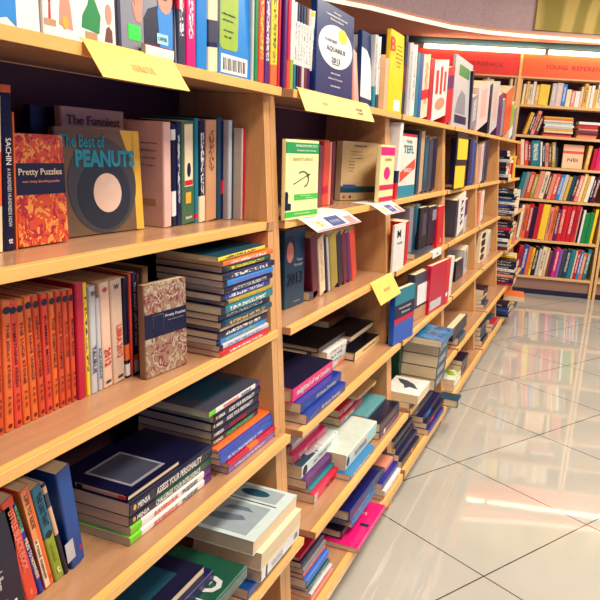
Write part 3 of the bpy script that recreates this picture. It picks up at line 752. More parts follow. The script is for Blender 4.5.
# ---- fourth shelf (D)
wd = 'leaning on the first bookcase\'s fourth shelf'
row(-.822, 'D', wd, [(-14, 27, 520, 'dnavy', 'thick navy book with white crest', dict(tx=-36, H=.2, prints=[('s', .35, .12, .6, .17, 'red', 'e'), ('s', .4, .04, .8, .09, 'white')], texts=[('s', 'dollars', .45, .4, .2, .3, 'lgrey')])),
    (27.5, 39.5, 489, 'coral', 'coral red spine', dict(tx=-4, H=.23, texts=[('s', 'LITTLE BLACK BOOK', .5, .6, .6, .45, 'salmon')], prints=[('s', .4, .05, .6, .1, 'salmon', 'e')])),
    (40, 45.2, 487, (16, 40, 150), 'royal blue spine with a mint label', dict(tx=4, H=.22, band=[(.7, .97, (100, 180, 130))], texts=[('s', 'MILES TO NOWHERE', .5, .4, .45, .62, 'cream'), ('s', 'TICKET', .5, .84, .2, .6, 'dgreen')])),
    (45.8, 55.2, 474, 'orange', 'cream and orange spine about riding', dict(tx=14, H=.235, texts=[('s', 'LIFE TO RIDE', .4, .78, .32, .36, 'brown'), ('s', 'a road memoir', .3, .3, .4, .28, 'brown')], prints=[('s', .02, .02, .5, .5, 'cream'), ('s', .02, .5, .5, .98, (240, 150, 90)), ('s', .66, .06, .9, .1, 'coral', 'e', 1)])),
    (55.8, 65.3, 466, (30, 110, 130), 'spine split teal above and lime green below', dict(tx=24, H=.225, band=[(0, .47, (140, 160, 40))], texts=[('s', 'THE LIKE THAT', .5, .76, .34, .5, 'dnavy'), ('s', 'LOVING', .5, .3, .2, .3, 'olive'), ('h', 't', .5, .1, .4, .07, 'cream')], prints=[('s', .2, .46, .85, .53, 'black', 'e')])),
    (65.8, 70, 462, 'dnavy', 'dark spine with pale upper half', dict(tx=35, H=.225, band=[(.45, .97, 'peach'), (.75, .9, 'dgrey')])),
    (72.5, 86, 455, (14, 70, 140), 'bright blue wide spine with a white sticker', dict(tx=52, H=.225, prints=[('s', -.25, .1, .35, .3, 'lgrey'), ('s', .65, .12, .85, .17, 'crimson', 'e')]))], D=.14)
wda = 'in the puzzle stack beside the leaning books'
MT = dict(dnavy='white')
def mensa(t, c, dsc, words, **kw):
    d = dict(texts=[('s', words, .5, .44, .56, .52, 'white'), ('s', 'MENSA', .5, .86, .13, .42, 'white')], prints=[('s', .3, .935, .7, .965, 'gold', 'e')])
    d.update(kw)
    return (t, c, dsc, d)
def cartoon(t, dsc, **kw):
    d = dict(texts=[('s', 'PUZZLES', .5, .3, .2, .5, 'dteal'), ('s', 'RAVENOUS', .5, .6, .28, .5, 'coral')], band=[(.88, 1, (120, 200, 40)), (0, .1, 'purple')])
    d.update(kw)
    return (t, 'white', dsc, d)
z1 = pile(-.775, 'D', 1.17, 1.51, wda, [cartoon(.018, 'white and lime spine at the bottom'), cartoon(.02, 'white and lime spine second from the bottom'), mensa(.024, 'dgreen', 'dark green intelligence test spine', 'CHALLENGE YOUR INTELLIGENCE', band=[(.72, 1, 'dnavy')]), mensa(.031, 'dnavy', 'thick black personality test spine', 'ASSESS YOUR PERSONALITY')], Wd=.2, jit=.004, group='brain test puzzle books')
zz = z1+.0005
book(.2, .0105, .19, 'dnavy', 'dark picture cover book lying across the puzzle stack, narrow spine outward', '', TR(-.805, 1.162, zz) @ RZ(-90) @ TR(0, 0, 0) @ RX(90) @ TR(0, 0, 0), prints=[('f', .2, .1, .85, .75, 'grey'), ('f', .24, .14, .81, .71, 'dgrey', 'r', [], 1), ('s', .05, .05, .95, .7, 'peach'), ('s', .1, .6, .9, .68, 'dnavy', 'r', [], 1), ('s', .05, .02, .95, .12, 'coral', 'r', [], 1)], art=None)
z2 = pile(-.752, 'D', 1.562, 1.848, 'under the black puzzle books at the shelf end', [(.016, 'lilac', 'purple spine at the bottom', dict(ink='lgrey')), (.014, 'crimson', 'crimson spine with orange end', dict(band=[(.4, .6, 'orange')])), (.018, (40, 80, 170), 'blue spine with pale lettering', dict(ink='lgrey', a=-.03, dx=-.008)), (.016, (44, 70, 160), 'blue spine above another blue one', dict(a=-.03, dx=-.01)), (.007, 'orange', 'thin orange spine', dict(a=-.03, dx=-.02))], Wd=.2, jit=.003)
pile(-.785, 'D', 1.53, 1.80, 'in the puzzle stack at the shelf end', [mensa(.021, 'dnavy', 'black spine with green title', 'CHALLENGE YOUR INTELLIGENCE', texts=[('s', 'CHALLENGE YOUR INTELLIGENCE', .5, .42, .6, .5, (90, 190, 110)), ('s', 'MENSA', .5, .86, .15, .42, 'white')]),
    mensa(.021, 'dnavy', 'black spine with red title', 'LOGIC PUZZLES', texts=[('s', 'LOGIC PUZZLES', .5, .5, .36, .5, 'red'), ('s', 'MENSA', .5, .86, .15, .42, 'white')]), mensa(.021, 'dnavy', 'lower black personality test spine', 'ASSESS YOUR PERSONALITY'), mensa(.021, 'dnavy', 'upper black personality test spine', 'ASSESS YOUR PERSONALITY'),
    cartoon(.017, 'topmost white and lime spine', a=-.02, prints=[('f', 0, 0, 1, 1, 'dgrey'), ('f', .2, .2, .8, .8, 'dteal', 'r', [], 1)])], Wd=.22, zoff=z2-ZS['D'], jit=.004, group='brain test puzzle books')
wd2 = 'on the fourth shelf of the second bookcase'
z3 = pile(-.702, 'D', 1.98, 2.345, wd2, [(.033, (4, 46, 140), 'lower blue evening novel', dict(texts=[('s', 'All those Evenings', .5, .42, .5, .5, 'lgrey'), ('s', 'taylor', .5, .88, .12, .35, 'sky')], hard=False)), (.033, (4, 46, 140), 'upper blue evening novel', dict(texts=[('s', 'All those Evenings', .5, .42, .5, .5, 'lgrey'), ('s', 'taylor', .5, .86, .12, .35, 'sky')], dx=-.02, a=-.01))], Wd=.14, jit=.003)
pile(-.745, 'D', 1.955, 2.31, 'on the two blue novels', [(.045, (232, 20, 110), 'hot pink hardback', dict(hard=True, prints=[('f', 0, 0, 1, 1, 'dnavy'), ('f', .5, .8, .56, .82, 'white', 'e', 1), ('f', .5, .9, .56, .92, 'white', 'e', 1)], texts=[('s', 'delighted of our London', .5, .5, .84, .55, 'white')]))], Wd=.13, zoff=z3-ZS['D'], jit=0)
z4 = pile(-.825, 'D', 2.47, 2.70, 'in the white book stack under a black slab', [(.02, 'salmon', 'white and red bottom book', dict(band=[(.4, 1, 'lgrey')])), (.02, (190, 220, 210), 'mint white book', dict(ink='teal')), (.022, (226, 230, 216), 'off-white book with dark spots', dict(ink='dgrey')), (.022, 'white', 'white upper book', dict(ink='grey'))], Wd=.1)
row(-.88, 'D', 'standing before the white book stack', [(305, 311, 345, 'navy', 'navy block of a book', dict(D=.1, H=.088))])
pile(-.97, 'D', 2.40, 2.55, 'at the back behind the navy block', [(.028, 'gold', 'yellow lying book', dict(fore=True)), (.028, 'gold', 'second yellow lying book', dict(fore=True)), (.018, 'dgrey', 'dark book on the yellow ones', {})], Wd=.11, jit=.004)
pile(-.84, 'D', 2.42, 2.72, 'laid over the white book stack', [(.02, 'black', 'wide black slab of a book', dict(hard=True))], Wd=.22, zoff=z4-ZS['D']+.004, jit=0)
z5 = pile(-.785, 'D', 2.70, 3.045, 'ending the second bookcase\'s fourth shelf', [(.034, 'black', 'black hardback with cream spine', dict(hard=True, prints=[('s', 0, 0, 1, 1, (240, 206, 140))], texts=[('s', 'a history of the world', .5, .45, .5, .35, 'brown')])), (.03, 'dnavy', 'dark hardback with tan page edges', dict(fore=True, dx=-.06, b=-.02, hard=True)), (.026, 'black', 'black hardback with white page edges', dict(fore=True, dx=-.03, a=.03, hard=True))], Wd=.17, jit=0)
pile(-.93, 'D', 2.78, 3.03, 'lying at the back on the dark hardbacks', [(.028, 'brown', 'red brown spine', dict(ink='tan'))], Wd=.12, zoff=z5-ZS['D'], jit=0)
wd3 = 'fourth shelf of the third bookcase'
faceout(-.71, 'D', 393, 412.5, 287, .025, (20, 80, 170), 'tall banded book, teal over navy over blue, '+wd3, tilt=3, yaw=-6, prints=[('f', 0, .72, 1, 1, 'teal'), ('f', 0, .46, 1, .72, 'dnavy'), ('f', 0, .38, 1, .47, 'crimson', 'r', [], 1)], texts=[('f', 'Concise English', .5, .64, .8, .05, 'lgrey'), ('f', 'Dictionary', .55, .55, .6, .05, 'lgrey')])
faceout(-.745, 'D', 413, 427, 272, .04, 'dgrey', 'book banded grey, white and rusty brown, '+wd3, tilt=3, yaw=-4, prints=[('f', 0, 0, 1, .26, 'tan'), ('f', .2, .3, 1, .75, 'white'), ('f', 0, .25, 1, .3, 'black')])
book_d = faceout(-.715, 'D', 428, 447.5, 262, .03, 'crimson', 'big crimson binder with a white corner panel, '+wd3, tilt=2, yaw=-4, hard=True, prints=[('f', .05, .06, .6, .24, 'lgrey'), ('f', .8, 0, 1, 1, 'red'), ('f', .84, .16, .94, .26, 'white', 'e', 1)])
row(-.715, 'D', wd3, [(448.2, 450.6, 258, 'white', 'white spine beside the crimson binder on the', dict(lean=0))], D=.035)
faceout(-.775, 'D', 455, 462.5, 259, .03, 'dnavy', 'dark navy face-out book, fourth shelf of the fourth bookcase', tilt=2, prints=[('f', .2, .1, .7, .3, 'dgrey')])
row(-.77, 'D', 'fourth shelf of the fourth bookcase', [(463.2, 466.2, 250, 'lgrey', 'pale grey spine with black marks on the', dict(ink='black'))], D=.12)
faceout(-.77, 'D', 478.5, 486, 231, .03, 'cream', 'cream book with four black discs, fourth shelf of the fifth bookcase', tilt=1, prints=[('f', .1, .05+.24*i, .62, .25+.24*i, 'black', 'e' if i != 2 else 'r') for i in range(4)])
row(-.77, 'D', 'fourth shelf of the fifth bookcase', [(486.6, 489, 234, 'lgrey', 'pale spine next to the disc book on the', {})], D=.12)

# ---- fifth shelf (E)
we = 'on the fifth shelf of the first bookcase'
z6 = pile(-.654, 'E', 1.53, 1.825, we, [(.03, (14, 70, 140), 'blue glossy spine at the bottom', {}), (.042, 'white', 'white spine with faint grey lettering', dict(a=.045, b=.005, dx=.014, texts=[('s', 'VINAGE', .5, .62, .3, .5, 'lgrey'), ('s', 'III', .5, .1, .08, .4, 'grey')], prints=[('s', 0, .86, 1, .9, 'dnavy')])),
    (.05, 'cream', 'thick paperback with cream page edges outward', dict(fore=True, a=.03, b=.005, W=.2, dx=.015)), (.04, (200, 214, 206), 'paperback with teal sketch cover and cream pages', dict(fore=True, a=.01, b=.0, dx=.0, W=.22, prints=[('f', .08, .06, .86, .6, (150, 160, 162)), ('f', .08, .7, .86, .95, (150, 164, 162)), ('f', .3, .76, .7, .9, 'dteal', 'e', 1), ('f', .2, .2, .7, .36, (96, 110, 122), 'poly', [(.2, .2), (.5, .22), (.7, .3), (.62, .36), (.3, .32)], 1), ('f', .3, .42, .7, .52, (96, 110, 122), 'poly', [(.3, .42), (.7, .46), (.6, .52), (.36, .5)], 1), ('f', 0, .645, .9, .66, 'dnavy')]))], Wd=.21, jit=.004)
pile(-.668, 'E', 1.10, 1.40, 'in the first bookcase\'s low dark stack', [(.075, 'dnavy', 'thick black spine at the bottom', dict(ink='grey')), (.036, 'dgreen', 'dark green spine with a large white G', dict(prints=[('f', .0, .5, .5, .515, 'lgrey')], texts=[('f', 'G', .2, .33, .26, .2, 'lgrey', .04)], dx=.012, a=.06, b=.11)), (.026, 'navy', 'navy spine above the green one', dict(dx=-.035, b=.02)), (.018, 'brown', 'brown hardback with tan page edges', dict(fore=True, dx=-.05, prints=[('f', 0, 0, 1, 1, 'dnavy'), ('f', .2, .2, .8, .8, 'dteal', 'r', [], 1)]))], Wd=.2)
we2 = 'on the second bookcase\'s fifth shelf'
z7 = pile(-.69, 'E', 2.09, 2.34, we2, [(.032, (220, 24, 60), 'red spine on the bottom', dict(texts=[('s', 'the kite', .5, .4, .3, .4, 'maroon')], prints=[('s', 0, .88, 1, 1, 'lgrey')])), (.012, 'teal', 'thin teal spine', dict(dx=-.02)), (.03, 'purple', 'dark purple spine', dict(dx=-.03, b=.04)), (.045, (214, 226, 214), 'thick white paperback with pale mint cover', dict(dx=-.05, b=.1, a=-.0, prints=[('s', .1, .86, .9, .97, 'dnavy', 'e')], texts=[('s', 'ALL THE PRETTY', .5, .45, .5, .3, 'grey')], art=('lgrey', 'dteal', 9))),
    (.03, (220, 20, 90), 'magenta spine', dict(dx=-.08, b=.05, texts=[('s', 'family', .5, .75, .25, .6, 'white'), ('s', 'family', .5, .4, .25, .5, 'pink')])), (.024, 'lgrey', 'grey white hardback', dict(dx=-.1, b=.03, hard=True, band=[(.9, 1, 'brown')]))], Wd=.2, jit=.004)
z8 = pile(-.665, 'E', 2.33, 2.71, 'at the front of '+we2[3:], [(.022, (30, 120, 170), 'blue spine', dict(dx=.025, a=-.02, b=-.1, ink='lgrey')), (.06, (206, 214, 196), 'thick pale paperback', dict(prints=[('s', .2, .9, .8, .98, 'dnavy', 'e'), ('s', .1, .0, .9, .3, (150, 210, 210))], texts=[('s', 'THE STRANGERS', .5, .55, .4, .35, 'grey')]))], Wd=.17, jit=.002)
z9 = pile(-.655, 'E', 2.72, 3.03, 'ending '+we2[3:], [(.03, 'navy', 'navy spine with a small white tag', dict(prints=[('s', .2, .72, .8, .8, 'white')], ink='lilac')), (.035, 'dnavy', 'dark spine with maroon lettering', dict(ink='maroon')), (.02, (90, 150, 152), 'pale aqua paperback', dict(dx=-.06, b=-.02, W=.12))], Wd=.2, jit=.004)
pile(-.77, 'E', 2.56, 2.84, 'in the back stack of '+we2[3:], [(.03, 'olive', 'olive lying book', {}), (.03, 'lilac', 'violet white spine', dict(ink='white', b=-.04)), (.028, (20, 120, 140), 'teal spine', dict(b=.03)), (.03, (170, 16, 50), 'lower crimson spine', dict(texts=[('s', 'LIAR WORLD', .5, .6, .4, .5, 'cream')])), (.03, (170, 16, 50), 'upper crimson spine', dict(texts=[('s', 'LIAR WORLD', .5, .6, .4, .5, 'cream')], dx=-.01)), (.014, 'tan', 'thin tan spine', dict(a=.15, b=.12, dx=.02, prints=[('s', .1, .05, .9, .25, 'yellow')]))], Wd=.16, jit=.004)
we3 = 'on the third bookcase\'s fifth shelf'
z10 = pile(-.585, 'E', 3.46, 3.70, 'in the cream stack '+we3, [(.058, 'dteal', t+' thick cream paged paperback', dict(ink='lgrey')) for t in ('lowest', 'second', 'third', 'uppermost')], Wd=.22, jit=.004, group='cream paged paperbacks in a stack')
pile(-.565, 'E', 3.41, 3.70, 'lying on the cream stack', [(.034, (24, 110, 150), 'blue green covered paperback', dict(art=('dteal', 'sky', 30)))], Wd=.26, zoff=z10-ZS['E'], jit=0)
pile(-.63, 'E', 3.135, 3.38, 'at the front of the third bookcase', [(.03, 'dteal', 'dark teal edged book under the bird cover', dict(W=.1)), (.04, 'white', 'white paperback with a dark bird on the cover', dict(fore=True, dx=.035, prints=[('f', .2, .4, .75, .8, 'dgrey', 'poly', [(.12, .84), (.4, .8), (.66, .64), (.86, .36), (.6, .42), (.5, .3), (.42, .5), (.26, .62)])]))], Wd=.17, jit=0)
row(-.76, 'E', we3, [(398, 401.5, 345, 'dgreen', 'dark green spine', {}), (401.8, 404.5, 347, 'lgrey', 'grey spine', {}), (404.8, 407.5, 346, 'navy', 'navy spine', {})], D=.1)
zz1 = pile(-.635, 'E', 4.39, 4.62, 'lying on the fifth shelf of the fourth bookcase', [(.05, 'dteal', 'dark teal box file', dict(hard=True))], Wd=.2, jit=0)
faceout(-.65, 'E', 452.5, 466.5, 321, .05, 'dnavy', 'dark navy book standing on the teal box file', tilt=4, hard=True, zoff=.0525)
# ---- bottom shelf (F)
wf2 = 'on the second bookcase\'s bottom shelf'
pile(-.645, 'F', 2.0, 2.2, 'in the low stack '+wf2, [(.016, (214, 110, 80), 'orange cream spine', dict(dx=.015)), (.014, 'lgrey', 'white spine', dict(dx=.01, ink='red')), (.014, 'dgreen', 'green spine', dict(ink='white')), (.03, (20, 100, 190), 'blue spine', dict(dx=-.01)), (.014, (190, 70, 60), 'dull red spine', dict(dx=-.02)), (.018, 'grey', 'grey spine', dict(dx=-.025)), (.02, 'navy', 'navy spine', dict(dx=-.03)), (.012, 'crimson', 'thin crimson spine', dict(dx=-.04))], Wd=.2)
z11 = pile(-.592, 'F', 2.35, 2.72, 'jutting over '+wf2[3:], [(.02, (226, 16, 106), 'hot pink large flat book', dict(prints=[('f', .55, .5, .75, .62, 'white'), ('f', .06, .5, .2, .56, 'dnavy')], texts=[('f', 'LIFE', .3, .3, .2, .05, 'lgrey')]))], Wd=.24, jit=0)
pile(-.665, 'F', 2.38, 2.72, 'on the pink flat book, '+wf2[3:], [(.03, 'dnavy', 'black hardback', dict(hard=True)), (.022, (30, 100, 150), 'blue spine with pale lettering', dict(dx=.025, ink='sky', a=.04)), (.022, (40, 110, 160), 'upper blue spine with pale lettering', dict(dx=.015, ink='lgrey', a=.03)), (.04, (12, 24, 100), 'big royal blue hardback', dict(hard=True, b=.05, dx=.02, texts=[('s', 'The Legends', .5, .4, .4, .5, 'sky')], prints=[('f', .3, .4, .7, .7, 'dteal', 'e')]))], Wd=.19, zoff=z11-ZS['F'], jit=.004)
pile(-.62, 'F', 2.79, 3.045, 'near the upright of '+wf2[3:], [(.022, (214, 90, 100), 'pink red spine', dict(ink='white')), (.022, 'white', 'white glossy spine', dict(dx=.005)), (.026, (20, 30, 130), 'royal blue spine', dict(dx=-.01)), (.03, 'dgrey', 'grey pink spine', dict(dx=-.03, band=[(.1, .6, 'salmon')]))], Wd=.2, jit=.003)
wf3 = 'on the bottom shelf of the third bookcase'
pile(-.63, 'F', 3.14, 3.5, wf3, [(.03, 'dnavy', 'dark spine with a pink tag', dict(prints=[('s', .2, .4, .8, .5, 'salmon')])), (.03, 'navy', 'navy spine above the pink tag', dict(ink='dgrey', dx=-.02)), (.03, 'dnavy', 'black upper spine', dict(dx=-.04)), (.03, 'dgrey', 'charcoal top book', dict(dx=-.05))], Wd=.2)
pile(-.622, 'F', 3.6, 4.1, 'towards the far end of the third bookcase base', [(.03, (20, 30, 120), 'royal blue flat book', dict(b=-.1, dx=.01)), (.03, 'dnavy', 'black flat book with red label', dict(b=-.05, prints=[('s', .1, .6, .9, .8, 'crimson')])), (.03, 'navy', 'navy flat book with sky blue label', dict(b=-.05, dx=-.02, prints=[('s', .1, .6, .9, .85, 'sky')])), (.03, 'lgrey', 'pale flat book', dict(b=-.1, dx=-.06)), (.03, 'dnavy', 'dark top flat book', dict(b=-.1, dx=-.05))], Wd=.2)
pile(-.55, 'F', 4.10, 4.22, 'sticking out over the third bookcase base', [(.045, 'dteal', 'dark teal small book with a white label', dict(hard=True, prints=[('s', .15, .15, .8, .85, 'lgrey')]))], Wd=.12, zoff=.0, jit=0)
z12 = pile(-.625, 'F', 4.39, 4.62, 'on the bottom shelf of the fourth bookcase', [(.04, 'cream', 'cream wide paperback', dict(fore=True)), (.03, (220, 226, 200), 'pale green white paperback', dict(art=('white', 'lime', 14)))], Wd=.2)
pile(-.64, 'F', 4.7, 4.95, 'behind the pale green paperback', [(.03, 'navy', 'navy thick book', {}), (.05, 'dteal', 'dark teal thick book', {}), (.03, 'dnavy', 'blackish top book', {})], Wd=.2)
pile(-.63, 'F', 5.6, 5.9, 'on the bottom shelf of the fifth bookcase', [(.04, 'dnavy', 'black low book', {}), (.03, 'dteal', 'teal dark book', dict(dx=-.02)), (.04, 'navy', 'navy upper book', dict(dx=-.03)), (.03, 'dgrey', 'grey top book', dict(dx=-.03))], Wd=.2)
pile(-.625, 'F', 6.1, 6.4, 'at the far end of the fifth bookcase base', [(.04, 'navy', 'navy low book', {}), (.03, 'crimson', 'crimson flat book', dict(dx=.0)), (.03, 'dteal', 'teal flat book', dict(dx=-.03))], Wd=.2)
pile(-.66, 'E', 5.6, 5.85, 'on the fifth shelf of the fifth bookcase', [(.03, 'dteal', 'dark teal flat book', {}), (.03, 'dnavy', 'black tipped book', dict(dx=-.02)), (.03, 'white', 'white flat book', dict(dx=-.03, b=.03)), (.05, 'dnavy', 'dark upper book', dict(dx=-.02))], Wd=.18)

# ---- clutter in the far bookcase
rnd = random.Random(5)
CN = ['white', 'dnavy', 'teal', 'navy', 'lgrey', 'crimson', 'blue', 'cream', 'dteal', 'dgrey', 'black', 'yellow', 'maroon', 'sky']
NM = dict(white='white', dnavy='black', teal='teal', navy='navy', lgrey='pale grey', crimson='crimson', blue='blue', cream='cream', dteal='dark teal', dgrey='charcoal', black='jet black', yellow='yellow', maroon='maroon', sky='sky blue')
SHN = dict(B='upper', C='middle', D='fourth', E='fifth', F='bottom')
for zk, X, cols in (('B', -.79, ['dnavy', 'lgrey', 'dteal', 'dnavy', 'maroon', 'navy', 'lgrey', 'dnavy', 'dnavy', 'navy']), ('C', -.69, ['dteal', 'lgrey', 'dnavy', 'blue', 'white', 'sky', 'navy', 'dnavy', 'dteal', 'dnavy']), ('D', -.68, ['maroon', 'lgrey', 'dteal', 'white', 'black', 'dnavy', 'navy', 'crimson', 'dnavy', 'black']), ('E', -.6, ['crimson', 'navy', 'maroon', 'salmon', 'dteal', 'white', 'dnavy', 'navy', 'black']), ('F', -.59, ['navy', 'dteal', 'blue', 'dgrey', 'dnavy'])):
    z = ZS[zk]+.0012
    for i, c in enumerate(cols):
        T = rnd.uniform(.02, .028)
        book(.19+rnd.uniform(0, .05), T, .2+rnd.uniform(0, .04), c, NM.get(c, 'pink')+' book, %s of the pile on the far bookcase %s shelf' % (['lowest', 'second', 'third', 'fourth', 'fifth', 'sixth', 'seventh', 'eighth', 'ninth', 'topmost'][i], SHN[zk]), '', TR(X+DXS[zk]+.02+rnd.uniform(-.02, .02), 6.76+rnd.uniform(-.02, .02), z) @ RZ(-90) @ RX(90), ink='lgrey' if c not in ('white', 'cream', 'lgrey') else 'navy')
        z += T+.0008
for zk, X, cols in (('B', -.785, ['orange', 'white', 'crimson', 'yellow']), ('C', -.70, ['white', 'crimson', 'cream', 'navy', 'white']), ('D', -.69, ['crimson', 'yellow', 'navy', 'salmon', 'sky']), ('E', -.62, ['yellow', 'cream', 'orange', 'crimson'])):
    y = 7.2
    for i, c in enumerate(cols):
        T = rnd.uniform(.025, .05)
        H = rnd.uniform(.19, .24)
        book(.15, T, H, c, NM.get(c, c)+' spine %s standing on the far bookcase %s shelf' % (['first', 'second', 'third', 'fourth', 'fifth'][i], SHN[zk]), '', stand(X+DXS[zk]+rnd.uniform(-.02, .02), y, ZS[zk]+.0006), ink='dgrey')
        y += T+.003
M = TR(-.47, 6.9, .1815+.0) @ RZ(25) @ RX(90)
pile(-.565, 'F', 7.2, 7.5, 'flat on the bottom shelf by the back wall', [(.05, 'dteal', 'dark teal box', dict(hard=True)), (.03, 'navy', 'navy cover', {}), (.05, 'orange', 'orange yellow thick book', dict(dx=.04, yaw=8))], Wd=.2)

# ------------------------------------------------------------------ shelf labels and leaflets
def card(name, pts, depth, label, mat, cat, words=None, group=None, up=None, prints=(), th=.0012):
    """a card whose folded section (x, z) runs over the shelf edge, from y0 to y1"""
    sec, y0, y1 = pts
    n = len(sec)
    bm = bmesh.new()
    def offs(i):
        a, b_ = sec[max(i-1, 0)], sec[min(i+1, n-1)]
        t = Vector((b_[0]-a[0], b_[1]-a[1])).normalized()
        return (sec[i][0]-t.y*th*-1, sec[i][1]-t.x*th*-1*-1) if False else (sec[i][0]-t.y*th, sec[i][1]+t.x*th)
    top = [offs(i) for i in range(n)]
    loop = sec+top[::-1]
    A = [bm.verts.new((x, y0, z)) for x, z in loop]
    B = [bm.verts.new((x, y1, z)) for x, z in loop]
    m = len(loop)
    for i in range(m):
        bm.faces.new((A[i], A[(i+1) % m], B[(i+1) % m], B[i]))
    for i in range(n-1):
        bm.faces.new((A[i], A[i+1], A[m-2-i], A[m-1-i]))
        bm.faces.new((B[i], B[i+1], B[m-2-i], B[m-1-i]))
    o = link(name, done(bm), mat)
    tag(o, label, cat, group)
    # print on the last, sloping leg
    p0, p1 = top[-2], top[-1]
    d = Vector((p1[0]-p0[0], 0, p1[1]-p0[1]))
    L = d.length
    d.normalize()
    nrm = Vector((0, 1, 0)).cross(-d)
    if nrm.x < 0:
        nrm = -nrm
    def F(u, v):
        c = Vector((p0[0], y0+(y1-y0)*u, p0[1]))+d*(L*(1-v))+nrm*.0012
        return Matrix(((0, -d.x, nrm.x, c.x), (1, -d.y, nrm.y, c.y), (0, -d.z, nrm.z, c.z), (0, 0, 0, 1)))
    for s, u, v, w, h, c in (words or []):
        lettering(s, F(u, v), w*(y1-y0), h*L, plain(c, .5), o)
    for u0, v0, u1, v1, c in prints:
        a, b_ = (u1-u0)*(y1-y0)/2, (v1-v0)*L/2
        me = prism([(-a, -b_), (a, -b_), (a, b_), (-a, b_)], -.0014, -.0006)
        me.transform(F((u0+u1)/2, (v0+v1)/2))
        link('printed_panel', me, plain(c, .5), o)
    return o
YEL = plain((246, 194, 84), .5)
WHI = plain((240, 236, 220), .35)
def ylabel(y0, y1, xe, zt, drop, out, label, words, up=.006):
    return card('shelf_label', ([(xe-.004, zt+up), (xe+.0022, zt+up-.004), (xe+out, zt-drop)], y0, y1), 0, label, YEL, 'shelf label', words, 'yellow shelf labels')
ylabel(1.045, 1.325, -.8355, 1.7659, .056, .045, 'long yellow label on the top edge of the first bookcase', [('HUMOUR', .52, .45, .26, .22, (226, 180, 96))])
ylabel(1.935, 2.31, -.8137, 1.7659, .056, .03, 'yellow label under the blue oval horoscope book', [('2013', .5, .5, .12, .16, 'tan')])
ylabel(2.312, 2.60, -.8137, 1.7659, .056, .03, 'yellow label under the tan blocks, beside another label', [('ZODIAC', .5, .55, .25, .16, 'brown'), ('SIGNS', .5, .35, .2, .14, 'brown')])
ylabel(2.72, 3.03, -.7768, 1.0922, .075, .05, 'yellow label on the middle shelf of the second bookcase', [('ASTROLOGY', .5, .5, .3, .12, 'tan')])
def leaflet(y0, y1, label):
    return card('leaflet', ([(-.889, 1.4026), (-.829, 1.4026), (-.815, 1.4024), (-.799, 1.3978), (-.744, 1.368)], y0, y1), 0, label, WHI, 'leaflet', [('S', .2, .5, .08, .4, 'olive')],
                'white leaflets over the upper shelf edge', prints=[(.38, .15, .68, .9, (60, 70, 120)), (.42, .3, .62, .6, (150, 160, 200)), (.02, .02, .98, .1, (240, 110, 120)), (.76, .12, .94, .7, (240, 130, 120)), (.06, .3, .3, .8, (246, 226, 160))])
leaflet(2.0, 2.42, 'white leaflet draped in front of the pale yellow horoscope booklet')
leaflet(2.74, 3.035, 'white leaflet draped in front of the yellow magenta booklet')
o = card('price_tag', ([(-.792, 1.0922), (-.774, 1.0921), (-.772, 1.0574)], yb(432, -.775, 1.07), yb(441, -.775, 1.07)), 0, 'small white price tag on the third bookcase middle shelf', WHI, 'price tag', [('2.00', .5, .5, .5, .3, 'grey')])

# ------------------------------------------------------------------ bookcases against the back wall
HR = plain((226, 44, 30), .5)
HO = plain((240, 92, 26), .5)
BZ = [2.21, 1.868, 1.516, 1.14, .661, .222]
WOODF = woodmat('pale_far_shelf', (200, 150, 92), (240, 196, 130), .4)
def wallcase(s0, s1, label, header, words):
    root = empty('bookcase', MB @ TR(s0, 0, 0))
    tag(root, label, 'bookcase', 'bookcases along the back wall')
    w_ = s1-s0
    for a in (0, w_-.03):
        box('side_panel', a, a+.03, .0, .4, 0, 2.51, WOODF, root)
    for z in BZ:
        box('shelf_board', .031, w_-.031, .0, .39, z-.03, z, WOODF, root, .002)
    box('plinth', .031, w_-.031, .03, .05, 0, .188, plain((150, 110, 92), .5), root)
    box('toe_strip', .031, w_-.031, .024, .0295, 0, .06, plain('dnavy', .6), root)
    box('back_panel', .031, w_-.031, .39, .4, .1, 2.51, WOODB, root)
    h = box('header_panel', 0, w_-.002, -.012, .03, 2.512, 2.76, header, root)
    box('header_trim', 0, w_-.002, -.016, .034, 2.495, 2.5115, WOODF, root)
    for s, u, ww, hh in words:
        lettering(s, Matrix(((1, 0, 0, u), (0, 0, -1, -.0135), (0, 1, 0, 2.63), (0, 0, 0, 1))), ww, hh, plain((176, 26, 20), .5), h, name='header_lettering')
    return root
wallcase(-.05, 1.262, 'back wall bookcase under the red sign panel', HR, [('REFERENCE', .88, .5, .05)])
wallcase(1.292, 2.432, 'back wall bookcase under the orange Young Reference sign', HO, [('YOUNG', .38, .24, .05), ('REFERENCE', .76, .42, .05)])
wallcase(2.45, 3.62, 'back wall bookcase beyond the orange Young Reference sign', HO, [])
o = struct(box('trim_1', 1.263, 1.291, -.02, .4, 0, 2.765, plain((244, 190, 110), .5)))
o.matrix_world = MB
for a, b_, l in ((.16, 1.53, 'glowing tube lamp above the red sign panel'), (1.57, 3.3, 'glowing tube lamp above the orange sign panel')):
    t = empty('tube_lamp', MB @ TR(a, .05, 2.7615))
    tag(t, l, 'lamp', 'tube lamps over the back wall shelves')
    box('diffuser', 0, b_-a, -.02, .02, .012, .06, emis((255, 244, 220), 1.6), t, .004)
    box('base', 0, b_-a, -.015, .03, 0, .011, plain('lgrey'), t)
    area('tube_glow', MB @ Vector(((a+b_)/2, -.05, 2.82)), (R(60), 0, math.radians(14.58)), b_-a, .05, 6, (1, .8, .55))
o = struct(box('trim_2', -4.0, 5, .03, .08, 2.832, 2.892, plain((22, 60, 66), .5)))
o.matrix_world = MB
def bput(s, n, z, lean):
    return MB @ TR(s, n, z) @ RZ(-90) @ RX(lean)
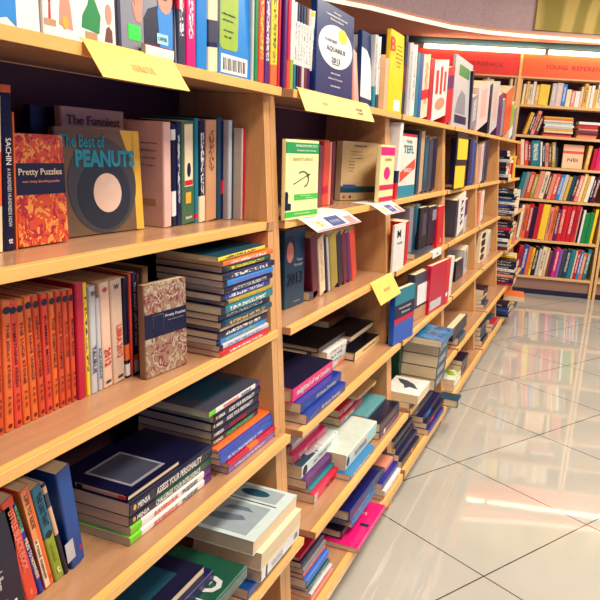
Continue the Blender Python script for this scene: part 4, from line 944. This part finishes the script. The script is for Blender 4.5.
def sS(px, z):     # position along the back wall shelves seen at px for a foot at height z
    lo, hi = -4.0, 6.0
    for _ in range(40):
        m = (lo+hi)/2
        q = MB @ Vector((m, .02, z))-CC
        if 300+FPX*q.dot(CR)/q.dot(CF) < px:
            lo = m
        else:
            hi = m
    return lo
BC = 'back wall bookcase'
SHB = ['topmost', 'second', 'third', 'fourth', 'fifth', 'bottom']
LIM = {'red': (-.015, 1.225), 'You': (1.328, 2.39)}
HK = [1.15, 1.1, 1.12, 1.14, 1.3, 1.34]
def brow(si, px0, items, lean, wh, jitter=.5, D=.17):
    """items: (width in px, colour, height); None leaves a gap"""
    px = px0
    z = BZ[si]+.0012
    lo_, hi_ = LIM[wh[:3]]
    kept = []
    for wpx, c, H, *rest in items:
        p0, px = px, px+wpx
        l = rest[0] if rest else lean
        H = H*HK[si]
        s0, s1 = sS(p0, z), sS(px, z)
        up = H*1.02*math.sin(R(l))
        if c is not None and s0+min(up, 0) > lo_ and s1+max(up, 0) < hi_:
            kept.append((s0, s1, c, H, l, BCN.get(c, c) if isinstance(c, str) else ('royal blue' if c[2] > c[0] else 'pale pink')))
    used = {}
    for n, (s0, s1, c, H, l, cname) in enumerate(kept):
        T = (s1-s0)*math.cos(R(l))-.002
        if sum(k[5] == cname for k in kept) == 1:
            dsc = cname+' spine'
        else:
            a = kept[n-1][5] if n else None
            d_ = kept[n+1][5] if n+1 < len(kept) else None
            dsc = cname+' spine '+('between %s and %s' % (a, d_) if a and d_ else 'ending the row by %s' % (a or d_))
        used[dsc] = used.get(dsc, 0)+1
        if used[dsc] > 1:
            dsc = ORD[used[dsc]-1]+dsc
        M = bput(s0, .02+rnd.uniform(0, .012), z, -l)
        if l > 0:
            M = MB @ TR(s0+T*math.cos(R(l)), .02+rnd.uniform(0, .012), z) @ RZ(-90) @ RX(-l) @ TR(0, -T, 0)
        where = 'on the third shelf past the orange NEI box' if 'box' in wh else 'on the %s shelf of the %s' % (SHB[si], wh)
        book(D, max(T, .006), H*rnd.uniform(.96, 1.02), c, dsc, where, M, ink=rnd.choice(['white', 'cream', None, None, 'dnavy']), group='books on the back wall shelves')
BCN = dict(dorange='rust orange', dteal='dark teal', dnavy='black', lgrey='silver', dgrey='charcoal', dgreen='dark green', sky='sky blue', lime='olive')
WY = 'Young Reference bookcase'
brow(5, 514, [(4.5, 'red', .27), (5, (30, 70, 150), .27), (4, 'orange', .26), (2.5, 'yellow', .25), (4, 'dnavy', .27), (3, 'lgrey', .25), (4.5, 'cream', .27), (3, 'peach', .26), (3, 'brown', .24), (3, 'purple', .25), (4, 'pink', .27), (3, 'lilac', .25), (4, 'dgrey', .26), (4, 'dteal', .27), (4.5, 'teal', .26), (2, 'peach', .26), (3, 'crimson', .26), (3, 'sky', .26), (3.5, 'orange', .25), (4, 'teal', .27), (2, 'yellow', .26), (4, 'blue', .26), (3, 'salmon', .25)], 5, WY)
brow(4, 516, [(3, 'white', .31), (5, 'orange', .32), (4, 'crimson', .32), (4, 'dnavy', .3), (5, 'red', .33), (7, 'yellow', .33), (4, 'salmon', .31), (4, 'orange', .31), (3.5, 'purple', .3), (5, 'red', .33), (4.5, 'red', .33), (4.5, 'red', .33), (4, 'red', .33), (1.6, 'salmon', .32), (2, 'dnavy', .3), (2.5, 'white', .31), (5, 'green', .28), (4.2, 'green', .28), (3, 'yellow', .31), (2, 'dgrey', .31), (2, 'cream', .31)], 4, WY)
brow(3, 516, [(4, 'teal', .26), (4, 'grey', .27), (5, 'dorange', .27), (4, 'olive', .26), (5, 'salmon', .28), (5, 'cream', .28), (3, 'maroon', .27), (4, 'salmon', .27), (4.5, 'coral', .27), (4, 'sky', .27), (4, 'lgrey', .27), (3.5, 'gold', .26), (4, 'dteal', .27), (3.5, 'maroon', .26), (4, 'salmon', .27), (3, 'cream', .29), (3, 'gold', .28), (4, 'white', .27), (3, 'dnavy', .26), (4, 'maroon', .27), (3, 'lgrey', .27)], 9, WY)
brow(2, 517, [(3.5, 'orange', .25), (3.5, 'cream', .26), (4, 'coral', .25), (3, 'maroon', .25), (9, 'teal', .26), (2, 'white', .25), (3, 'dnavy', .25), (3.5, 'salmon', .25), (3, 'brown', .24), (4, 'olive', .26), (2, 'dgrey', .2)], -6, WY)
M = MB @ TR(sS(562, BZ[2]), .06, BZ[2]+.005) @ RX(-4) @ TR(0, .05, 0) @ Matrix.Rotation(PI, 4, 'Z') @ TR(0, 0, 0)
book(.23, .04, .27, (240, 196, 150), 'pale orange box reading NEI on the third shelf of the Young Reference bookcase', '', M, name='book', prints=[('f', 0, .62, 1, .74, 'coral'), ('f', 0, .8, 1, .98, (236, 170, 130))], texts=[('f', 'NEI', .5, .36, .5, .14, 'brown')])
brow(2, 584, [(4, 'gold', .25), (2, None, 0), (4, 'crimson', .22), (3, 'pink', .24), (3.5, 'coral', .24)], 5, WY+' beyond the box')
brow(1, 523, [(4, 'gold', .24), (3, 'dnavy', .22), (4, 'salmon', .25), (4, 'maroon', .2)], 14, WY)
for (pa, pb, cs, wh) in ((543, 572, ['coral', 'maroon', 'cream', 'gold', 'lgrey', 'white', (190, 210, 200), 'cream', 'orange', 'gold'], 'pale magazine pile'), (577.5, 597, ['salmon', 'orange', 'maroon', 'brown', 'salmon', 'red', 'red'], 'red magazine pile')):
    s0, s1 = sS(pa, BZ[1]), sS(pb, BZ[1])
    z = BZ[1]+.0006
    for i, c in enumerate(cs):
        T = rnd.uniform(.018, .026)
        j = rnd.uniform(-.012, .012)
        book(.2, T, (s1-s0), c, '%s magazine in the %s of the Young Reference bookcase' % (['lowest', 'second', 'third', 'fourth', 'fifth', 'sixth', 'seventh', 'eighth', 'ninth', 'tenth'][i], wh), '', MB @ TR(s0+j, .03+rnd.uniform(0, .015), z) @ RZ(-90) @ TR(0, s1-s0, 0) @ RX(90), cat='magazine', name='magazine', group=wh)
        z += T+.0008
s0 = sS(577, BZ[1])
book(.2, .03, .3, 'white', 'white flat box on the red magazine pile of the Young Reference bookcase', '', MB @ TR(s0, .02, z) @ RZ(-90) @ TR(0, .3, 0) @ RX(90), cat='box', name='box')
brow(0, 521, [(3, 'cream', .2), (3, 'gold', .22), (3.5, 'cream', .19), (3, 'white', .23), (4, 'gold', .2), (10, 'yellow', .2), (2, None, 0), (5, 'lgrey', .22), (6, (220, 190, 190), .22), (4, 'sky', .21), (5, 'cream', .17), (4, 'salmon', .16), (5, 'white', .15), (3, 'peach', .2), (4, 'gold', .24), (3, 'cream', .21), (3.5, 'white', .22), (3, 'gold', .18), (4, 'cream', .24), (3, 'white', .2), (3, 'dgrey', .2)], 2, WY)
brow(0, 476, [(4, 'coral', .2), (4, 'dorange', .22), (3, 'cream', .24), (4, 'white', .22), (16, 'yellow', .13), (3, 'cream', .24), (4, 'white', .26)], 2, 'red sign bookcase')
brow(1, 494, [(3, 'dgrey', .22), (5, 'lgrey', .2), (4, 'olive', .22), (4, 'pink', .25), (3, 'navy', .27)], -4, 'red sign bookcase')
brow(2, 498, [(4, 'white', .22), (4, 'crimson', .24), (4, 'dteal', .22), (3, 'coral', .24)], 3, 'red sign bookcase')

# books wholly hidden behind others are left out; the smallest far ones, past the three hundred that show largest, are one mass
HIDDEN = [190, 191, 192, 210, 225, 226, 239, 240]
MASS = [286, 288, 289, 290, 291, 292, 294, 295, 301, 303, 306, 307, 308, 310, 313, 316, 325, 326, 327, 328, 330, 331, 334, 335, 336, 337, 338, 339, 340, 341, 343, 344, 345, 346, 347, 348, 349, 420, 425, 466, 467, 468, 469, 470, 471, 472, 473, 474, 475, 476, 477]
bpy.context.view_layer.update()
for i in HIDDEN:
    for c in list(BOOKS[i].children):
        bpy.data.objects.remove(c)
    bpy.data.objects.remove(BOOKS[i])
bm = bmesh.new()
slots = []
gone = []
for o in [BOOKS[i] for i in MASS]:
    for c in o.children:
        m = c.data
        n0 = len(bm.faces)
        t_ = m.copy()
        t_.transform(c.matrix_world)
        bm.from_mesh(t_)
        bm.faces.ensure_lookup_table()
        k = slots.index(m.materials[0]) if m.materials[0] in slots else len(slots)
        if k == len(slots):
            slots.append(m.materials[0])
        for f in bm.faces[n0:]:
            f.material_index = k
        gone.append(c)
    gone.append(o)
me = bpy.data.meshes.new('m')
bm.to_mesh(me)
bm.free()
for q in slots:
    me.materials.append(q)
for o in gone:
    bpy.data.objects.remove(o)
far = bpy.data.objects.new('distant_books', me)
COL.objects.link(far)
tag(far, 'small distant books packed in the cluttered bookcase and the red sign bookcase', 'books')
far['kind'] = 'stuff'

# ------------------------------------------------------------------ lights
for i, (x, y) in enumerate(((.5, 1.3), (.5, 3.4), (.5, 5.5), (1.3, 7.4), (2.5, .9), (2.5, 3.6))):  # the unseen lamp by the back wall is added to light its shelves
    fr = empty('ceiling_light', TR(x, y, 3.69))
    tag(fr, 'flush rectangular ceiling lamp over the aisle', 'ceiling light', 'ceiling lamps over the aisle')
    box('frame', -.35, .35, -.65, .65, -.05, .0, plain('white', .5), fr)
    box('diffuser', -.31, .31, -.61, .61, -.056, -.0505, emis((255, 236, 206), 2), fr)
    area('ceiling_lamp', (x, y, 3.62), (0, 0, 0), .6, 1.2, {1.3: 78, 3.4: 64, 5.5: 44, 7.4: 130, .9: 66, 3.6: 50}[y], (1, .95, .86))
w = bpy.data.worlds.new('world')
S.world = w
w.use_nodes = True
bg = w.node_tree.nodes['Background']
bg.inputs[0].default_value = (.16, .26, .80, 1)  # added blue fill that turns the indoor shadows navy
bg.inputs[1].default_value = .5
S.view_settings.view_transform = 'Standard'
S.view_settings.look = 'None'
S.view_settings.exposure = 0
S.view_settings.gamma = 1
